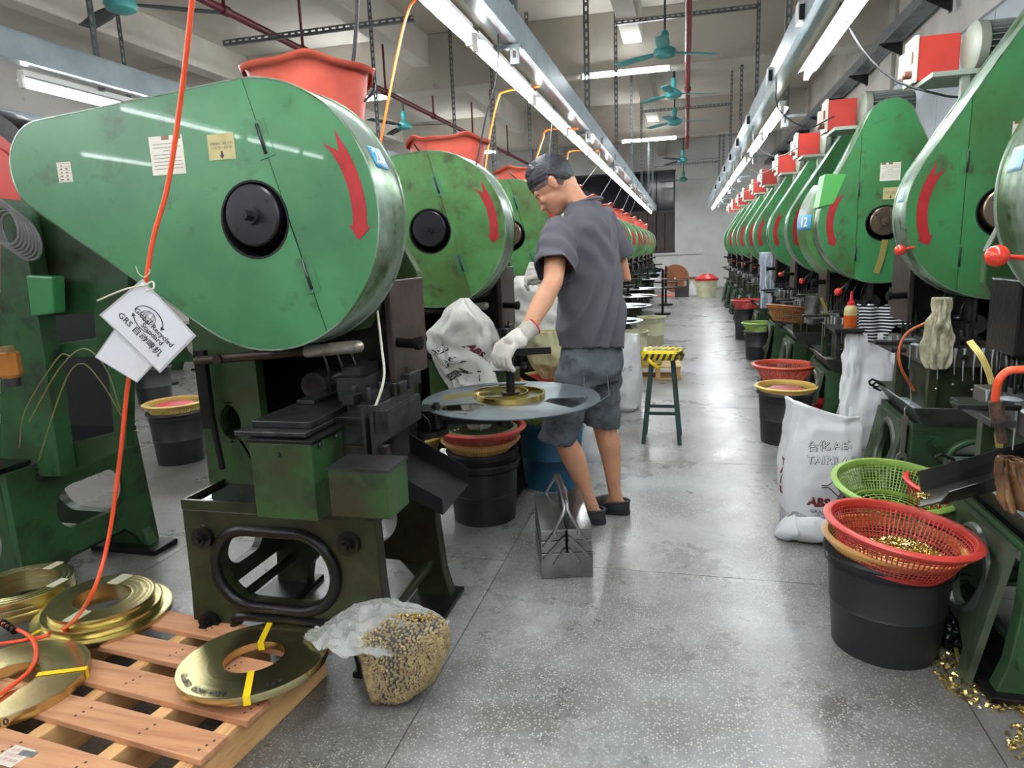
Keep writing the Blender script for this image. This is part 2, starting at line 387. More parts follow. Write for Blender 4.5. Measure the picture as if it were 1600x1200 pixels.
# pipes under the ceiling
def pipe(name, label, p0, p1, r, mt, hangs, rises=()):
    t = thing(name, label, 'pipe', p0); p0 = Vector(p0); d = Vector(p1)-p0
    obj('run', M().cyl((0,0,0), d, r, n=14), mt, t)
    for h in hangs:
        q = d*h; obj('coupling', M().cyl(q-d.normalized()*.04, q+d.normalized()*.04, r*1.35, n=14), mt, t)
        obj('hanger', M().cyl(q+Vector((0,0,r)), (q.x, q.y, ZC-p0.z), r*.45, n=8), mt, t)
    return t
pipe('water_pipe', 'straight red pipe running down the middle of the ceiling above the aisle', (0.0, -4.9, 3.52), (0.0, 17, 3.5), .035, PIPER, (.2,.5,.72,.78,.93))
pipe('water_pipe', 'thinner maroon sprinkler pipe running below the ceiling over the left machines', (-3.95, -4.9, 3.4), (-3.75, 20, 3.38), .033, PIPED, (.12,.3,.36,.42,.47,.55,.62,.7,.8,.9))
wp = obj('wall_pipe', M().cyl((-3.2,WY1-.04,1.0),(.5,WY1-.04,1.03),.03), WHITEP, label='white horizontal pipe low on the far end wall', cat='pipe')
# ---------------------------------------------------------------- lamp rows
def lamp_row(X, Z, starts, side, rowname, trunk=True, y1=20.6, y0=-4.6):
    """tubes on battens under a metal trunk; side = +1 when the trunk sits towards +x"""
    fx = thing('lamp_trunking', 'long galvanised trunking carrying the %s row of tube lamps' % rowname, 'trunking', (X+side*.11, 0, Z+.06))
    if trunk:
        obj('channel', M().bx(-.035,.035,y0,y1,0,.006).bx(-.04,-.034,y0,y1,0,.14).bx(.034,.04,y0,y1,0,.14).bx(-.04,.04,y0,y1,.138,.144), TRUNK, fx)
        obj('rail', M().bx(-.09,-.045,y0,y1,.02,.06) if side > 0 else M().bx(.045,.09,y0,y1,.02,.06), mat('rail_cream', sr(196,190,172), .6), fx)
    proto = None
    for i, s_ in enumerate(starts):
        lab = 'tube lamp of the %s row, %s from the camera end' % (rowname, ORD[i] if i < 20 else 'last')
        if proto is None:
            proto = thing('tube_lamp', lab, 'lamp', (X, s_, Z), 0, 'tube lamps of the %s row' % rowname)
            r = M()
            def hood(u, v): t = PI*(.2+.6*u); return (.062*math.cos(t)*-1, .03+v*1.2, .0+.035*math.sin(t)-.010)
            r.grid(hood, 9, 2); obj('reflector', r, LAMPW, proto, solid=.003)
            obj('batten', M().bx(-.02,.02,.02,1.24,.03,.06), WHITEP, proto)
            obj('tube', M().cyl((0,.045,-.015),(0,1.215,-.015),.014,n=8), TUBEM, proto)
            for y in (.02, 1.235): obj('lamp_holder', M().bx(-.014,.014,y-.012,y+.012,-.035,.04), WHITEP, proto, bev=.003)
        else: dup(proto, (X, s_, Z), 0, lab)
    return fx
Lstarts = [-4.0+1.315*i for i in range(19)]
off = 3.3-(-4.0+1.315*5)-1.285
Lstarts = [q+off for q in Lstarts if q+off+1.3 < 20.6 and q+off > -4.6]
lamp_row(-.985, 2.235, Lstarts, 1, 'left aisle')
Rst = [-4.1, -2.8, -1.5, -.2, 1.1, 2.35, 3.5, 5.8, 7.2, 9.0, 10.3, 11.7, 13.2, 14.5, 15.9, 17.3, 18.9]
lamp_row(.70, 2.25, Rst, -1, 'right aisle')
lamp_row(-3.45, 2.25, [-2.9,-1.6,-.3,1.0,3.1,4.4,5.7,7.0,8.4,9.7,11.0,12.4,13.7,15.0,16.4,17.8], 1, 'second-hall')
lamp_row(-5.1, 2.25, [-2.9,-1.0,1.0,4.2-.9,5.2,7.0,9.7,12.4,15.0,17.8], 1, 'third-hall')
def cross_lamp(x, y, lab):
    t = thing('ceiling_tube_lamp', lab, 'lamp', (x, y, 3.58), 0)
    obj('batten', M().bx(-.6,.6,-.03,0,.02,.06), WHITEP, t); obj('tube', M().cyl((-.58,-.04,0),(.58,-.04,0),.016,n=8), TUBEM, t)
    for q in (-.595,.595): obj('lamp_holder', M().bx(q-.012,q+.012,-.055,0,-.02,.05), WHITEP, t)
cross_lamp(-.82, 9.97, 'single tube lamp across the near ceiling beam above the aisle')
cross_lamp(-.82, 16.07, 'single tube lamp across the far ceiling beam above the aisle')
cross_lamp(-4.9, 9.97, 'single tube lamp across the near ceiling beam behind the first orange bucket')
cross_lamp(-4.9, 16.07, 'single tube lamp across the far ceiling beam behind the second orange bucket')
# slotted steel hangers carrying the trunking, with cross bars
def slotted(m, p0, p1, w=.035, slots=True):
    p0 = Vector(p0); p1 = Vector(p1); L_ = (p1-p0).length; d = (p1-p0)/L_
    vert = abs(d.z) > .5; n_ = int(L_/.07)
    if vert:
        m.bx(p0.x-w/2, p0.x-w/6, p0.y, p0.y+.003, min(p0.z,p1.z), max(p0.z,p1.z)); m.bx(p0.x+w/6, p0.x+w/2, p0.y, p0.y+.003, min(p0.z,p1.z), max(p0.z,p1.z))
        for i in range(n_+1):
            z = min(p0.z,p1.z)+i*.07; m.bx(p0.x-w/6, p0.x+w/6, p0.y, p0.y+.003, z, z+.03)
        m.bx(p0.x-w/2, p0.x-w/2+.003, p0.y, p0.y+w, min(p0.z,p1.z), max(p0.z,p1.z))
    else:
        m.bx(p0.x, p1.x, p0.y, p0.y+.003, p0.z, p0.z+w/3); m.bx(p0.x, p1.x, p0.y, p0.y+.003, p0.z+2*w/3, p0.z+w)
        for i in range(n_+1):
            x = p0.x+i*.07; m.bx(x, x+.03, p0.y, p0.y+.003, p0.z+w/3, p0.z+2*w/3)
        m.bx(p0.x, p1.x, p0.y, p0.y+w, p0.z, p0.z+.003)
    return m
SLOT = GALV
for i, y in enumerate((3.62, 6.35, 9.0, 11.5, 14.0, 16.6, 18.6)):
    for sx_, X in (('left', -.86), ('right', .79 if i else .86)):
        if i == 0 and sx_ == 'right': continue
        obj('lamp_hanger', slotted(M(), (X, y, 2.2), (X, y, ZC), w=.05 if i < 2 else .04).bx(X-.16 if sx_ == 'left' else X-.04, X+.04 if sx_ == 'left' else X+.16, y-.02, y+.02, 2.27, 2.29), SLOT,
            label='slotted steel drop bar of the %s lamp row, %s from the camera' % (sx_, ORD[i]), cat='hanger bar', group='slotted lamp hangers')
for y, z in ((9.0, 3.93), (14.0, 3.8), (18.6, 3.3)):
    obj('cross_bar', slotted(M(), (-.86, y-.004, z), (.79, y-.004, z), w=.045), SLOT, label={9.0:'nearest slotted cross bar between the two lamp rows', 14.0:'second slotted cross bar between the two lamp rows', 18.6:'farthest slotted cross bar, behind the ceiling fans'}[y], cat='hanger bar')
for i, (x, y, z) in enumerate(((-3.4,3.6,2.3),(-3.4,7.5,2.3),(-3.05,9.2,2.4),(-2.5,9.2,2.4),(-2.1,9.6,2.4),(-3.3,12,2.4),(-2.3,12.5,2.4),(-2.7,15,2.4),(-5.0,5.6,2.3))):
    obj('lamp_hanger', slotted(M(), (x, y, z), (x, y, ZC), w=.045), SLOT, label='slotted steel drop bar over the left machines, %s from the camera' % ORD[i], cat='hanger bar')
obj('cross_bar', slotted(M(), (-4.3,6.1,3.3), (-2.35,6.1,3.3), w=.045), SLOT, label='slotted cross bar above the first orange bucket', cat='hanger bar')
# ---------------------------------------------------------------- fans
def fan(x, y, z, lab, a0, dark=False, r=.62):
    t = thing('ceiling_fan', lab, 'fan', (x, y, z), a0); mb = FAND if dark else FAN
    obj('rod', M().cyl((0,0,.1),(0,0,ZC-z),.012,n=8), mat('fan_rod', sr(50,66,64), .5), t)
    obj('canopy', M().lathe([(.012,.10),(.035,.12),(.045,.2),(.03,.24),(.012,.25)], 16), FAN, t)
    obj('top_canopy', M().lathe([(.012,ZC-z-.14),(.035,ZC-z-.1),(.045,ZC-z-.02),(.02,ZC-z)], 16), FAN, t)
    obj('motor_housing', M().lathe([(.0,-.035),(.06,-.034),(.105,-.015),(.12,.02),(.115,.05),(.07,.08),(.03,.1),(0,.1)], 24), FAN, t)
    for k in range(3):
        a = 2*PI*k/3; b_ = M()
        def bl(u, v, a=a):
            rr = .1+u*(r-.1); w_ = (.035+.045*min(1, u*2.5))*(1-.25*u); s_ = (v-.5)*2*w_
            return (rr*math.cos(a)-s_*math.sin(a), rr*math.sin(a)+s_*math.cos(a), .03+s_*.10-.01*u)
        b_.grid(bl, 8, 4); obj('blade', b_, mb, t, solid=.004)
for q in ((-.24,7.9,3.25,'nearest teal ceiling fan above the aisle',.5),(-.2,10.75,3.4,'second teal ceiling fan above the aisle',.35),(-.21,12.3,3.28,'third teal ceiling fan above the aisle',.3),
          (-.1,17.0,3.2,'dark-bladed ceiling fan at the end of the red pipe',.0,1,.8),(-.09,20.4,3.07,'farthest ceiling fan, pale hub against the end wall',.5,1,.75),
          (-4.35,10.6,3.27,'ceiling fan with long dark blades above the second orange bucket',.2,1,.8),(-4.2,4.75,3.2,'teal ceiling fan at the top left edge above the first press',.6,1,.7)): fan(*q)
# ================================================================ the presses (aisle side = local +x, guard face = local y 0)
def rivet_plate(m, x0, x1, z0, z1, y=-.0015): return m.bx(x0, x1, y, y+.001, z0, z1)
def teardrop(r, cz, tip, tr): return hull2((0, cz), r, tip, tr)
def arc_arrow(m, cz, r0, r1, a0, a1, y, s=1):
    """red curved arrow with a swallow tail at a0 and a point at a1 (degrees from +x), on the guard face"""
    n = 14; o = []; i_ = []
    for k in range(n+1):
        t = math.radians(a0+(a1-a0)*k/n); o.append((s*r1*math.cos(t), cz+r1*math.sin(t))); i_.append((s*r0*math.cos(t), cz+r0*math.sin(t)))
    ta = math.radians(a0+(7 if a0 > a1 else -7)); tm = math.radians(a0-(2 if a0 > a1 else -2)); rm = (r0+r1)/2
    tb = math.radians(a1-(7 if a0 > a1 else -7)); w_ = (r1-r0)*.28
    t1 = math.radians(a1)
    poly = [(s*(r1+.005)*math.cos(ta), cz+(r1+.005)*math.sin(ta))]+o+[(s*(r1+w_)*math.cos(t1), cz+(r1+w_)*math.sin(t1)), (s*rm*math.cos(tb), cz+rm*math.sin(tb)), (s*(r0-w_)*math.cos(t1), cz+(r0-w_)*math.sin(t1))]+i_[::-1]+[(s*(r0-.004)*math.cos(ta), cz+(r0-.004)*math.sin(ta)), (s*rm*math.cos(tm), cz+rm*math.sin(tm))]
    m.prism(poly, (), y, y+.0012)
def guard(t, r, cz, tip, tr, hub=(0,0), hr=.1, dr=.084, th=.17, seam=(.97,.24,.13), green=GREEN, rim=RIM, hubm=HUB, arrow=(38,-12), number=None, card=True, yellow=True, tex=1, wide=0, notice=(-.33,.28), ycard=(-.1,.24), arr_r=(.80,.90)):
    out = teardrop(r, cz, tip, tr); hc = (hub[0], cz+hub[1])
    hole = circ(hc[0]+.003, hc[1]-.012, hr+.003, 36)
    nx, nz, d = seam; L_ = math.hypot(nx, nz); nx /= L_; nz /= L_; d2 = nx*0+nz*cz+d
    a = clip(out, nx, nz, d2-.0012); b = clip(out, -nx, -nz, -(d2+.0012))
    obj('guard_panel', M().prism(a, [hole], -.003, 0), green, t); obj('guard_door', M().prism(b, (), -.003, 0), green, t)
    m = M(); n = len(out)
    m.add([(p[0], 0, p[1]) for p in out]+[(p[0], th, p[1]) for p in out], [(i, (i+1)%n, n+(i+1)%n, n+i) for i in range(n)], True)
    ins = [(p[0]*.985, (p[1]-cz)*.985+cz) for p in out]
    m.add([(p[0], th, p[1]) for p in out]+[(p[0], th, p[1]) for p in ins], [(i, (i+1)%n, n+(i+1)%n, n+i) for i in range(n)])
    obj('guard_rim', m, rim, t, solid=.004)
    m = M(); P = [(p[0]*1.004, -.001, (p[1]-cz)*1.004+cz) for p in out]; m.tube(P, .0035, 6, closed=True); P = [(p[0]*1.006, th, (p[1]-cz)*1.006+cz) for p in out]; m.tube(P, .005, 6, closed=True)
    obj('rim_bead', m, rim, t)
    obj('guard_back', M().prism(out, (), th-.006, th-.002), DARK, t)
    obj('hole_collar', M().lathe([(hr+.007,-.004),(hr+.007,.05),(hr+.001,.05),(hr+.001,-.004)], 36, (hc[0]+.003,0,hc[1]-.012), ax='y', closed=True), DARK, t)
    h = obj('flywheel_hub', M().cyl((hc[0],.06,hc[1]), (hc[0],-.007,hc[1]), dr, n=44, caps=False).cyl((hc[0],-.007,hc[1]), (hc[0],-.012,hc[1]), dr, dr-.005, n=44), hubm, t)
    m = M()
    for q in (.6, 3.75): m.cyl((hc[0]+.062*math.cos(q),-.0125,hc[1]+.062*math.sin(q)), (hc[0]+.062*math.cos(q),-.0118,hc[1]+.062*math.sin(q)), .005, n=10)
    obj('bolt_hole', m, DARK, h)
    obj('hex_nut', M().cyl((hc[0],-.012,hc[1]), (hc[0],-.022,hc[1]), .024, n=24).cyl((hc[0],-.022,hc[1]), (hc[0],-.052,hc[1]), .0155, n=6, smooth=False).cyl((hc[0],-.0525,hc[1]), (hc[0],-.0535,hc[1]), .006, n=10), hubm, h)
    # hinges on the seam
    ux, uz = -nz, nx
    for k in (-1, 1):
        c = (nx*d+ux*r*.52*k, cz+nz*d+uz*r*.52*k)
        q = [(c[0]+nx*sx*.024+ux*sz*.05, c[1]+nz*sx*.024+uz*sz*.05) for sx, sz in ((-1,-1),(1,-1),(1,1),(-1,1))]
        hg = obj('hinge', M().prism(q, (), -.0055, -.003), green, t)
        obj('hinge_pin', M().cyl((c[0]-ux*.04,-.008,c[1]-uz*.04), (c[0]+ux*.04,-.008,c[1]+uz*.04), .0045, n=8), STEEL, hg)
    m = M(); arc_arrow(m, cz, r*arr_r[0], r*arr_r[1], arrow[0], arrow[1], -.0045); obj('red_arrow', m, REDP, t)
    if card:
        x, z = notice; c = M().bx(x-.055, x+.055, -.0048, -.0035, cz+z-.052, cz+z+.052)
        nc = obj('notice_card', c, PAPER, t); ln = M()
        for i in range(8):
            yy = cz+z+.03-i*.0095; w0 = x-.045; 
            if i == 2: w0 = x-.012
            while w0 < x+.045-(.03 if i in (0,3) else 0)*random.random():
                l_ = .002+random.random()*.005
                if i == 2 and w0 > x+.014: break
                ln.bx(w0, w0+l_, -.0052, -.0048, yy, yy+.0013); w0 += l_+.0012
        obj('print_line', ln, INK, nc)
        obj('brown_tape', M().bx(x-.012, x+.012, -.0052, -.0048, cz+z+.041, cz+z+.052).bx(x+.026, x+.05, -.0052, -.0048, cz+z+.041, cz+z+.052), mat('brown_tape', sr(128,100,70), .5), nc)
    if yellow:
        x, z = ycard; nc = obj('oiling_card', M().bx(x-.042, x+.042, -.0048, -.0035, cz+z-.034, cz+z+.034), PAPERY, t)
        tx = M(); g_ = lambda yo: (lambda a_, b_: (FLIP[0]*a_+x, -.0052, b_+cz+z+yo))
        addtext(tx, '交接班A、B各工作', .0085, g_(.008)); addtext(tx, '1小时,加一次机油!', .0085, g_(-.003))
        tx.prism([(x-.003,cz+z-.012),(x-.003,cz+z-.022),(x-.007,cz+z-.022),(x,cz+z-.031),(x+.007,cz+z-.022),(x+.003,cz+z-.022),(x+.003,cz+z-.012)], (), -.0054, -.005)
        obj('print_line', tx, INK, nc)
def number_plate(t, r, cz, th, ang, txt, size=.056, w=.038, faded=False, h=.06, slope=0, sxt=1):
    """blue plate bent over the guard rim; ang in degrees from +x"""
    p = M(); y0, y1 = th*.30, th*.30+w*2.0
    def f(a_, b_, o=.004):    # a along y (reading direction), b up
        t_ = math.radians(ang)+b_/r; q_ = r+o+slope*(th*.5+a_); return (q_*math.cos(t_), th*.5+a_, cz+q_*math.sin(t_))
    hw = min(w, th*.44)
    p.grid(lambda u, v: f((u-.5)*2*hw, (v-.5)*h*1.0), 2, 6); q = obj('number_plate', p, mat('blue_plate_faded', sr(150,190,212), .4) if faded else BLUEP, t, solid=.002)
    tx = M(); addtext(tx, txt, size, lambda a_, b_: f(a_*sxt*(1 if FLIP[0] > 0 else -1), b_, .0062), off=.0012); obj('number', tx, WHITEI, q)
def upper_body(t, dg, right=False, top=1.42):
    # C-frame: two cheek plates, crown and ram
    prof = [(-.43,.5),(-.20,.5),(-.20,.98),(.20,1.04),(.24,1.10),(.24,1.2),(.12,top),(-.30,top),(-.43,1.3)]
    for y in (.20, .55):
        obj('cheek_plate', M().prism(prof if y < .4 else [(-.43,.5),(-.06,.5),(-.06,.98),(.20,1.04),(.24,1.10),(.24,1.2),(.12,top),(-.30,top),(-.43,1.3)],
            [oval(-.36,-.28,.66,.80)] if y < .4 else [], y, y+.04), dg, t, bev=.004)
    obj('back_web', M().bx(-.43,-.40,.24,.55,.5,1.5), dg, t); obj('crown', M().bx(-.30,.12,.24,.55,1.04,top), GRIME, t, bev=.006)
    obj('crown_top', M().bx(-.32,.14,.19,.60,top,top+.02), dg, t)
    obj('ram_guide', M().bx(.10,.24,.30,.50,.90,1.12), GRIME, t, bev=.005)
    obj('ram_plate', M().bx(.24,.262,.26,.54,.86,1.18), mat('ram_plate_brown', sr(84,72,68), .4, .5, sr(52,46,44), 7, .45, .7), t, bev=.003)
    m = M()
    for i in range(9): m.cyl((.12+.014*i,.36+.03*(i%3),.78),(.12+.014*i,.36+.03*(i%3),.91), .005+.002*(i%2), n=8)
    obj('die_pins', m, STEEL, t)
    obj('knob_shaft', M().cyl((.25,.30,.985),(.335,.27,.985),.017,n=14).cyl((.335,.27,.985),(.35,.268,.985),.022,n=14), GRIME, t)
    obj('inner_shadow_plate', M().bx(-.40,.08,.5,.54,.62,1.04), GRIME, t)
    obj('flywheel_shaft', M().cyl((-.02,.24,.85),(-.02,.40,.85),.045,n=18), STEEL, t)
    w_ = M()
    for k in range(3): w_.tube(bez([(.02+.05*k,.22,1.0),(.06+.05*k,.20,.92),(.04+.06*k,.24,.84)], 6), .004, 6)
    obj('oil_line', w_, CABLE, t)
def base(t, mt, right=False, frame_depth=.52, ftop=.5):
    z0_ = len(t.children)
    out = [(-.40,0),(-.27,0),(-.25,.09),(-.20,.145),(.13,.145),(.18,.09),(.20,0),(.33,0),(.30,.12),(.285,.3),(.28,ftop),(-.38,ftop),(-.385,.25)]
    for k, y in enumerate((0, frame_depth-.05)):
        lip = .018; hx = (-.27,.13,.20,.435)
        fr = obj('base_frame', M().prism(out, [oval(*hx, n=36)], y, y+.05), mt, t, bev=.004)
        if k == 0 or right:
            P = [(p[0], y-.004, p[1]) for p in oval(hx[0]-.01, hx[1]+.01, hx[2]-.01, hx[3]+.01, 44)]
            obj('hole_lip', M().tube(P, lip, 10, closed=True), GRIME if not right else mt, fr)
            obj('foot_lip', M().tube(bez([(-.245,y-.004,.04),(-.235,y-.004,.12),(-.19,y-.004,.152),(.13,y-.004,.15),(.18,y-.004,.10),(.20,y-.004,.02)], 6), .014, 8), GRIME if not right else mt, fr)
            for (x, z) in ((-.308,.413),(.195,.428),(-.325,.12),(.25,.14)):
                bb = obj('bolt', M().cyl((x,y-.018,z),(x,y,z),.036,n=24).cyl((x,y-.03,z),(x,y-.018,z),.022,n=6,smooth=False).cyl((x,y-.045,z),(x,y-.03,z),.013,n=12), GRIME if not right else mt, fr)
    for (x, z) in ((-.308,.413),(.195,.428),(-.325,.12),(.25,.14)):
        obj('tie_bar', M().cyl((x,.05,z),(x,frame_depth-.05,z),.016,n=12), mt, t)
    obj('rear_panel', M().prism([(.05,0+.16),(frame_depth-.05,.16),(frame_depth-.05,ftop),(.05,ftop)], [oval(.16,.36,.22,.34)], -.39, -.36, ax='x'), mt, t)
    obj('drip_tray', M().bx(-.38,.28,0,.012,ftop,ftop+.03).bx(-.38,.28,frame_depth-.012,frame_depth,ftop,ftop+.03).bx(-.38,-.37,.012,frame_depth-.012,ftop,ftop+.03).bx(.27,.28,.012,frame_depth-.012,ftop,ftop+.03).bx(-.37,.27,.012,frame_depth-.012,ftop-.012,ftop+.002), mt, t)
    obj('oil_pool', M().bx(-.37,.27,.012,frame_depth-.012,ftop+.002,ftop+.016), OIL, t)
    obj('foot_bar', M().bx(-.42,-.24,-.03,frame_depth+.03,0,.02), GRIME, t, bev=.004); obj('foot_bar', M().bx(.18,.35,-.03,frame_depth+.03,0,.02), GRIME, t, bev=.004)
def bucket(name, label, loc, s=1.0, rot=0, group=None, mt=None):
    t = thing(name, label, 'bucket', loc, rot, group)
    def sq(t_): return 1+.045*math.cos(4*t_+PI)
    R0, R1, Hh = .145*s, .205*s, .31*s; m = M()
    def f(u, v):
        t_ = 2*PI*u; k = sq(t_); zc = .02*s*(abs(math.cos(t_*2))**6) # lip peaks
        if v < .8: q = v/.8; r_ = R0+(R1-R0)*q; z = Hh*q
        else: q = (v-.8)/.2; r_ = R1+.022*s*math.sin(q*PI*.75)*1.1; z = Hh+.012*s*math.sin(q*PI)-.014*s*q+zc*1.3*1
        if v < .8: z += zc*1.3*q**3
        return (r_*k*math.cos(t_), r_*k*math.sin(t_), z)
    m.grid(f, 56, 14, cu=True); m.add([(R0*sq(2*PI*i/56)*math.cos(2*PI*i/56), R0*sq(2*PI*i/56)*math.sin(2*PI*i/56), 0) for i in range(56)], [tuple(range(56))])
    obj('body', m, mt or ORBKT, t, solid=.004)
    a = []
    for i in range(17):
        q = PI*i/16; a.append((.215*s*math.cos(q), -.10*s*math.sin(q)-.02, Hh*.93-.13*s*math.sin(q)*.9))
    hd = obj('handle', M().tube(a, .0045*s, 8), STEEL, t)
    return t
def press_left():
    t = thing('punch_press', '', 'press', (-1.15, 1.70, 0))
    guard(t, .364, 1.369, (-.685,1.548), .135, hub=(-.01,.01), seam=(.965,.262,.095), arrow=(33,-6), notice=(-.262,.187), ycard=(-.085,.197), arr_r=(.80,.91))
    m = M().bx(-.648,-.598,-.0048,-.0035,1.505,1.562); q = obj('check_label', m, PAPER, t); l = M()
    for i in range(6): l.bx(-.645,-.601,-.0052,-.0048,1.508+i*.01,1.5086+i*.01)
    for i in range(9): l.bx(-.64+.02*(i%2)+random.random()*.006,-.63+.02*(i%2),-.0052,-.0048,1.511+.01*(i//2),1.514+.01*(i//2))
    obj('print_line', l, INK, q)
    upper_body(t, DGREEN); base(t, BASEG)
    obj('lever_bar', M().cyl((-.34,.10,.955),(.06,.10,.985),.014,n=10).cyl((-.25,.09,.962),(-.25,.08,.962),.016,n=12), mat('rusty_lever', sr(60,42,34), .5, .4, sr(40,32,30), 12, .45, .7), t)
    obj('lever_grip', M().cyl((.05,.10,.984),(.215,.10,.998),.019,n=16).sph((.22,.10,.9985),.019), mat('bare_steel_grip', sr(176,170,160), .35, .6, sr(120,108,94), 20, .45, .7), t)
    obj('clutch_rod', M().tube([(-.37,.16,.96),(-.355,.16,.75),(-.34,.16,.58)], .010, 8).bx(-.39,-.35,.15,.17,.72,.98), GRIME, t)
    # work table with the green oil tank hanging at the front
    tk = obj('oil_tank', M().bx(.0,.19,-.15,.05,.555,.772), DGREEN, t, bev=.004)
    obj('tank_lid', M().bx(-.008,.198,-.155,.055,.772,.782), GRIME, t, bev=.002)
    l = M()
    for y in (-.12,-.03,.04): l.cyl((.198,y,.762),(.204,y,.762),.008,n=8).cyl((.09,-.158,.74),(.09,-.15,.74),.006,n=8)
    obj('screws', l, STEEL, t, kind='stuff')
    obj('table_plate', M().bx(-.05,.17,-.14,.56,.785,.80).bx(-.02,.165,-.10,.56,.80,.82).bx(.0,.06,.10,.40,.82,.835), STEEL, t, bev=.003)
    obj('splash_box', M().bx(.262,.43,-.20,-.08,.595,.72), DGREEN, t, bev=.003)
    obj('splash_box_lid', M().bx(.259,.433,-.203,-.077,.72,.727), STEEL, t)
    obj('table_column', M().bx(-.05,.22,.10,.50,.5,.785), GRIME, t)
    obj('bed_slab', M().bx(.17,.30,.02,.36,.72,.80).bx(.19,.29,.06,.34,.80,.832).bx(.172,.298,.015,.36,.80,.806), STEEL, t, bev=.004)
    obj('bed_apron', M().prism([(.18,.54),(.21,.54),(.235,.60),(.27,.65),(.325,.67),(.325,.72),(.18,.72)], (), .02, .05), mat('apron_brown', sr(66,56,48), .4, .5, sr(44,38,36), 8, .45, .7), t, bev=.003)
    d = M().bx(.13,.22,.12,.30,.832,.90).bx(.14,.20,.14,.27,.90,.93).bx(.23,.28,.10,.17,.832,.86).bx(.24,.30,.20,.26,.832,.87).bx(.18,.22,.05,.10,.832,.862).bx(.26,.29,.30,.4,.832,.88)
    for i in range(10): x = .17+.018*(i%8); y = .07+.05*(i%5); d.cyl((x,y,.84),(x,y,.87+.006*(i%3)),.008,n=6)
    obj('die_set', d, STEEL, t, bev=.002)
    f = M().hexa([(.18,.26,.845),(.28,.32,.845),(.28,.42,.845),(.18,.40,.845)], [(.18,.26,.875),(.28,.32,.875),(.28,.42,.875),(.18,.40,.875)]).bx(.20,.24,.30,.38,.875,.89)
    f.cyl((.275,.33,.80),(.275,.33,.90),.006,n=8).cyl((.25,.31,.885),(.25,.28,.885),.006,n=8)
    obj('strip_feeder', f, STEEL, t, bev=.003)
    obj('feeder_bracket', M().bx(.27,.28,-.01,.02,.64,.84).bx(.295,.305,-.01,.02,.64,.84).cyl((.24,-.015,.68),(.30,-.015,.68),.006,n=10).cyl((.295,-.03,.68),(.295,.0,.68),.012,n=14).bx(.30,.345,.0,.004,.76,.83).bx(.27,.30,-.005,.02,.60,.66), STEEL, t)
    A, B_, C_, D_ = (.25,.10,.585), (.25,.36,.60), (.46,.34,.505), (.44,.14,.475)
    wv_ = lambda p, h: (p[0], p[1], p[2]+h)
    obj('scrap_chute', M().add([A,B_,C_,D_], [(0,1,2,3)]).add([A,D_,wv_(D_,.05),wv_(A,.06)], [(0,1,2,3)]).add([B_,C_,wv_(C_,.055),wv_(B_,.065)], [(0,1,2,3)]), mat('black_sheet', sr(22,22,25), .6, 0, spec=.2), t, solid=.003)
    # slanted aisle-side strut plates

    # swivel head with arm that carries the turntable
    sw = obj('swivel_plate', M().cyl((.215,.60,.60),(.215,.60,.622),.085,n=28).bx(.10,.215,.56,.66,.605,.62), GRIME, t)
    obj('swivel_block', M().bx(.145,.285,.55,.66,.622,.70), GRIME, sw, bev=.012)
    bl = M()
    for x in (.17,.26): bl.cyl((x,.60,.70),(x,.60,.712),.018,n=6,smooth=False).cyl((x,.60,.712),(x,.60,.72),.012,n=12)
    for k in range(2):
        a = [(.16+.05*k+.05*math.sin(q/12*PI*2), .53, .645+.05*math.cos(q/12*PI*2)) for q in range(13)]; bl.tube(a, .003, 6)
    obj('swivel_bolts', bl, STEEL, sw)
    obj('swivel_leg', M().cyl((.20,.60,.60),(.14,.58,.40),.016,n=10), GRIME, sw)
    obj('turntable_arm', M().tube([(.27,.61,.66),(.50,.66,.655)], .027, 14).cyl((.50,.66,.63),(.50,.66,.675),.03,n=16), GRIME, t)
    return t
def turntable(label, loc, group=None):
    t = thing('turntable', label, 'turntable', loc, 0, group); R_ = .345
    win = []
    for k in range(3):
        a0 = PI*.62+k*2*PI/3; P = []
        for i in range(5): a = a0-.36+.72*i/4; P.append((.30*math.cos(a), .30*math.sin(a)))
        P += [(.15*math.cos(a0+.2), .15*math.sin(a0+.2)), (.15*math.cos(a0-.2), .15*math.sin(a0-.2))]; win.append(P)
    obj('disc', M().prism(circ(0,0,R_,72), win, 0, .004, ax='z'), mat('turntable_steel', sr(124,134,140), .38, .6, sr(86,96,102), 4, .42, .65, .03, 40), t)
    obj('spindle', M().cyl((0,0,-.03),(0,0,.03),.035,n=20).cyl((0,0,.0),(0,0,.012),.05,n=20).cyl((0,0,.03),(0,0,.19),.017,n=14), GRIME, t)
    obj('cross_handle', M().cyl((0,0,.185),(.16,.02,.19),.018,n=4,smooth=False).cyl((-.03,-.004,.185),(.02,0,.185),.014,n=10), GRIME, t)
    return t
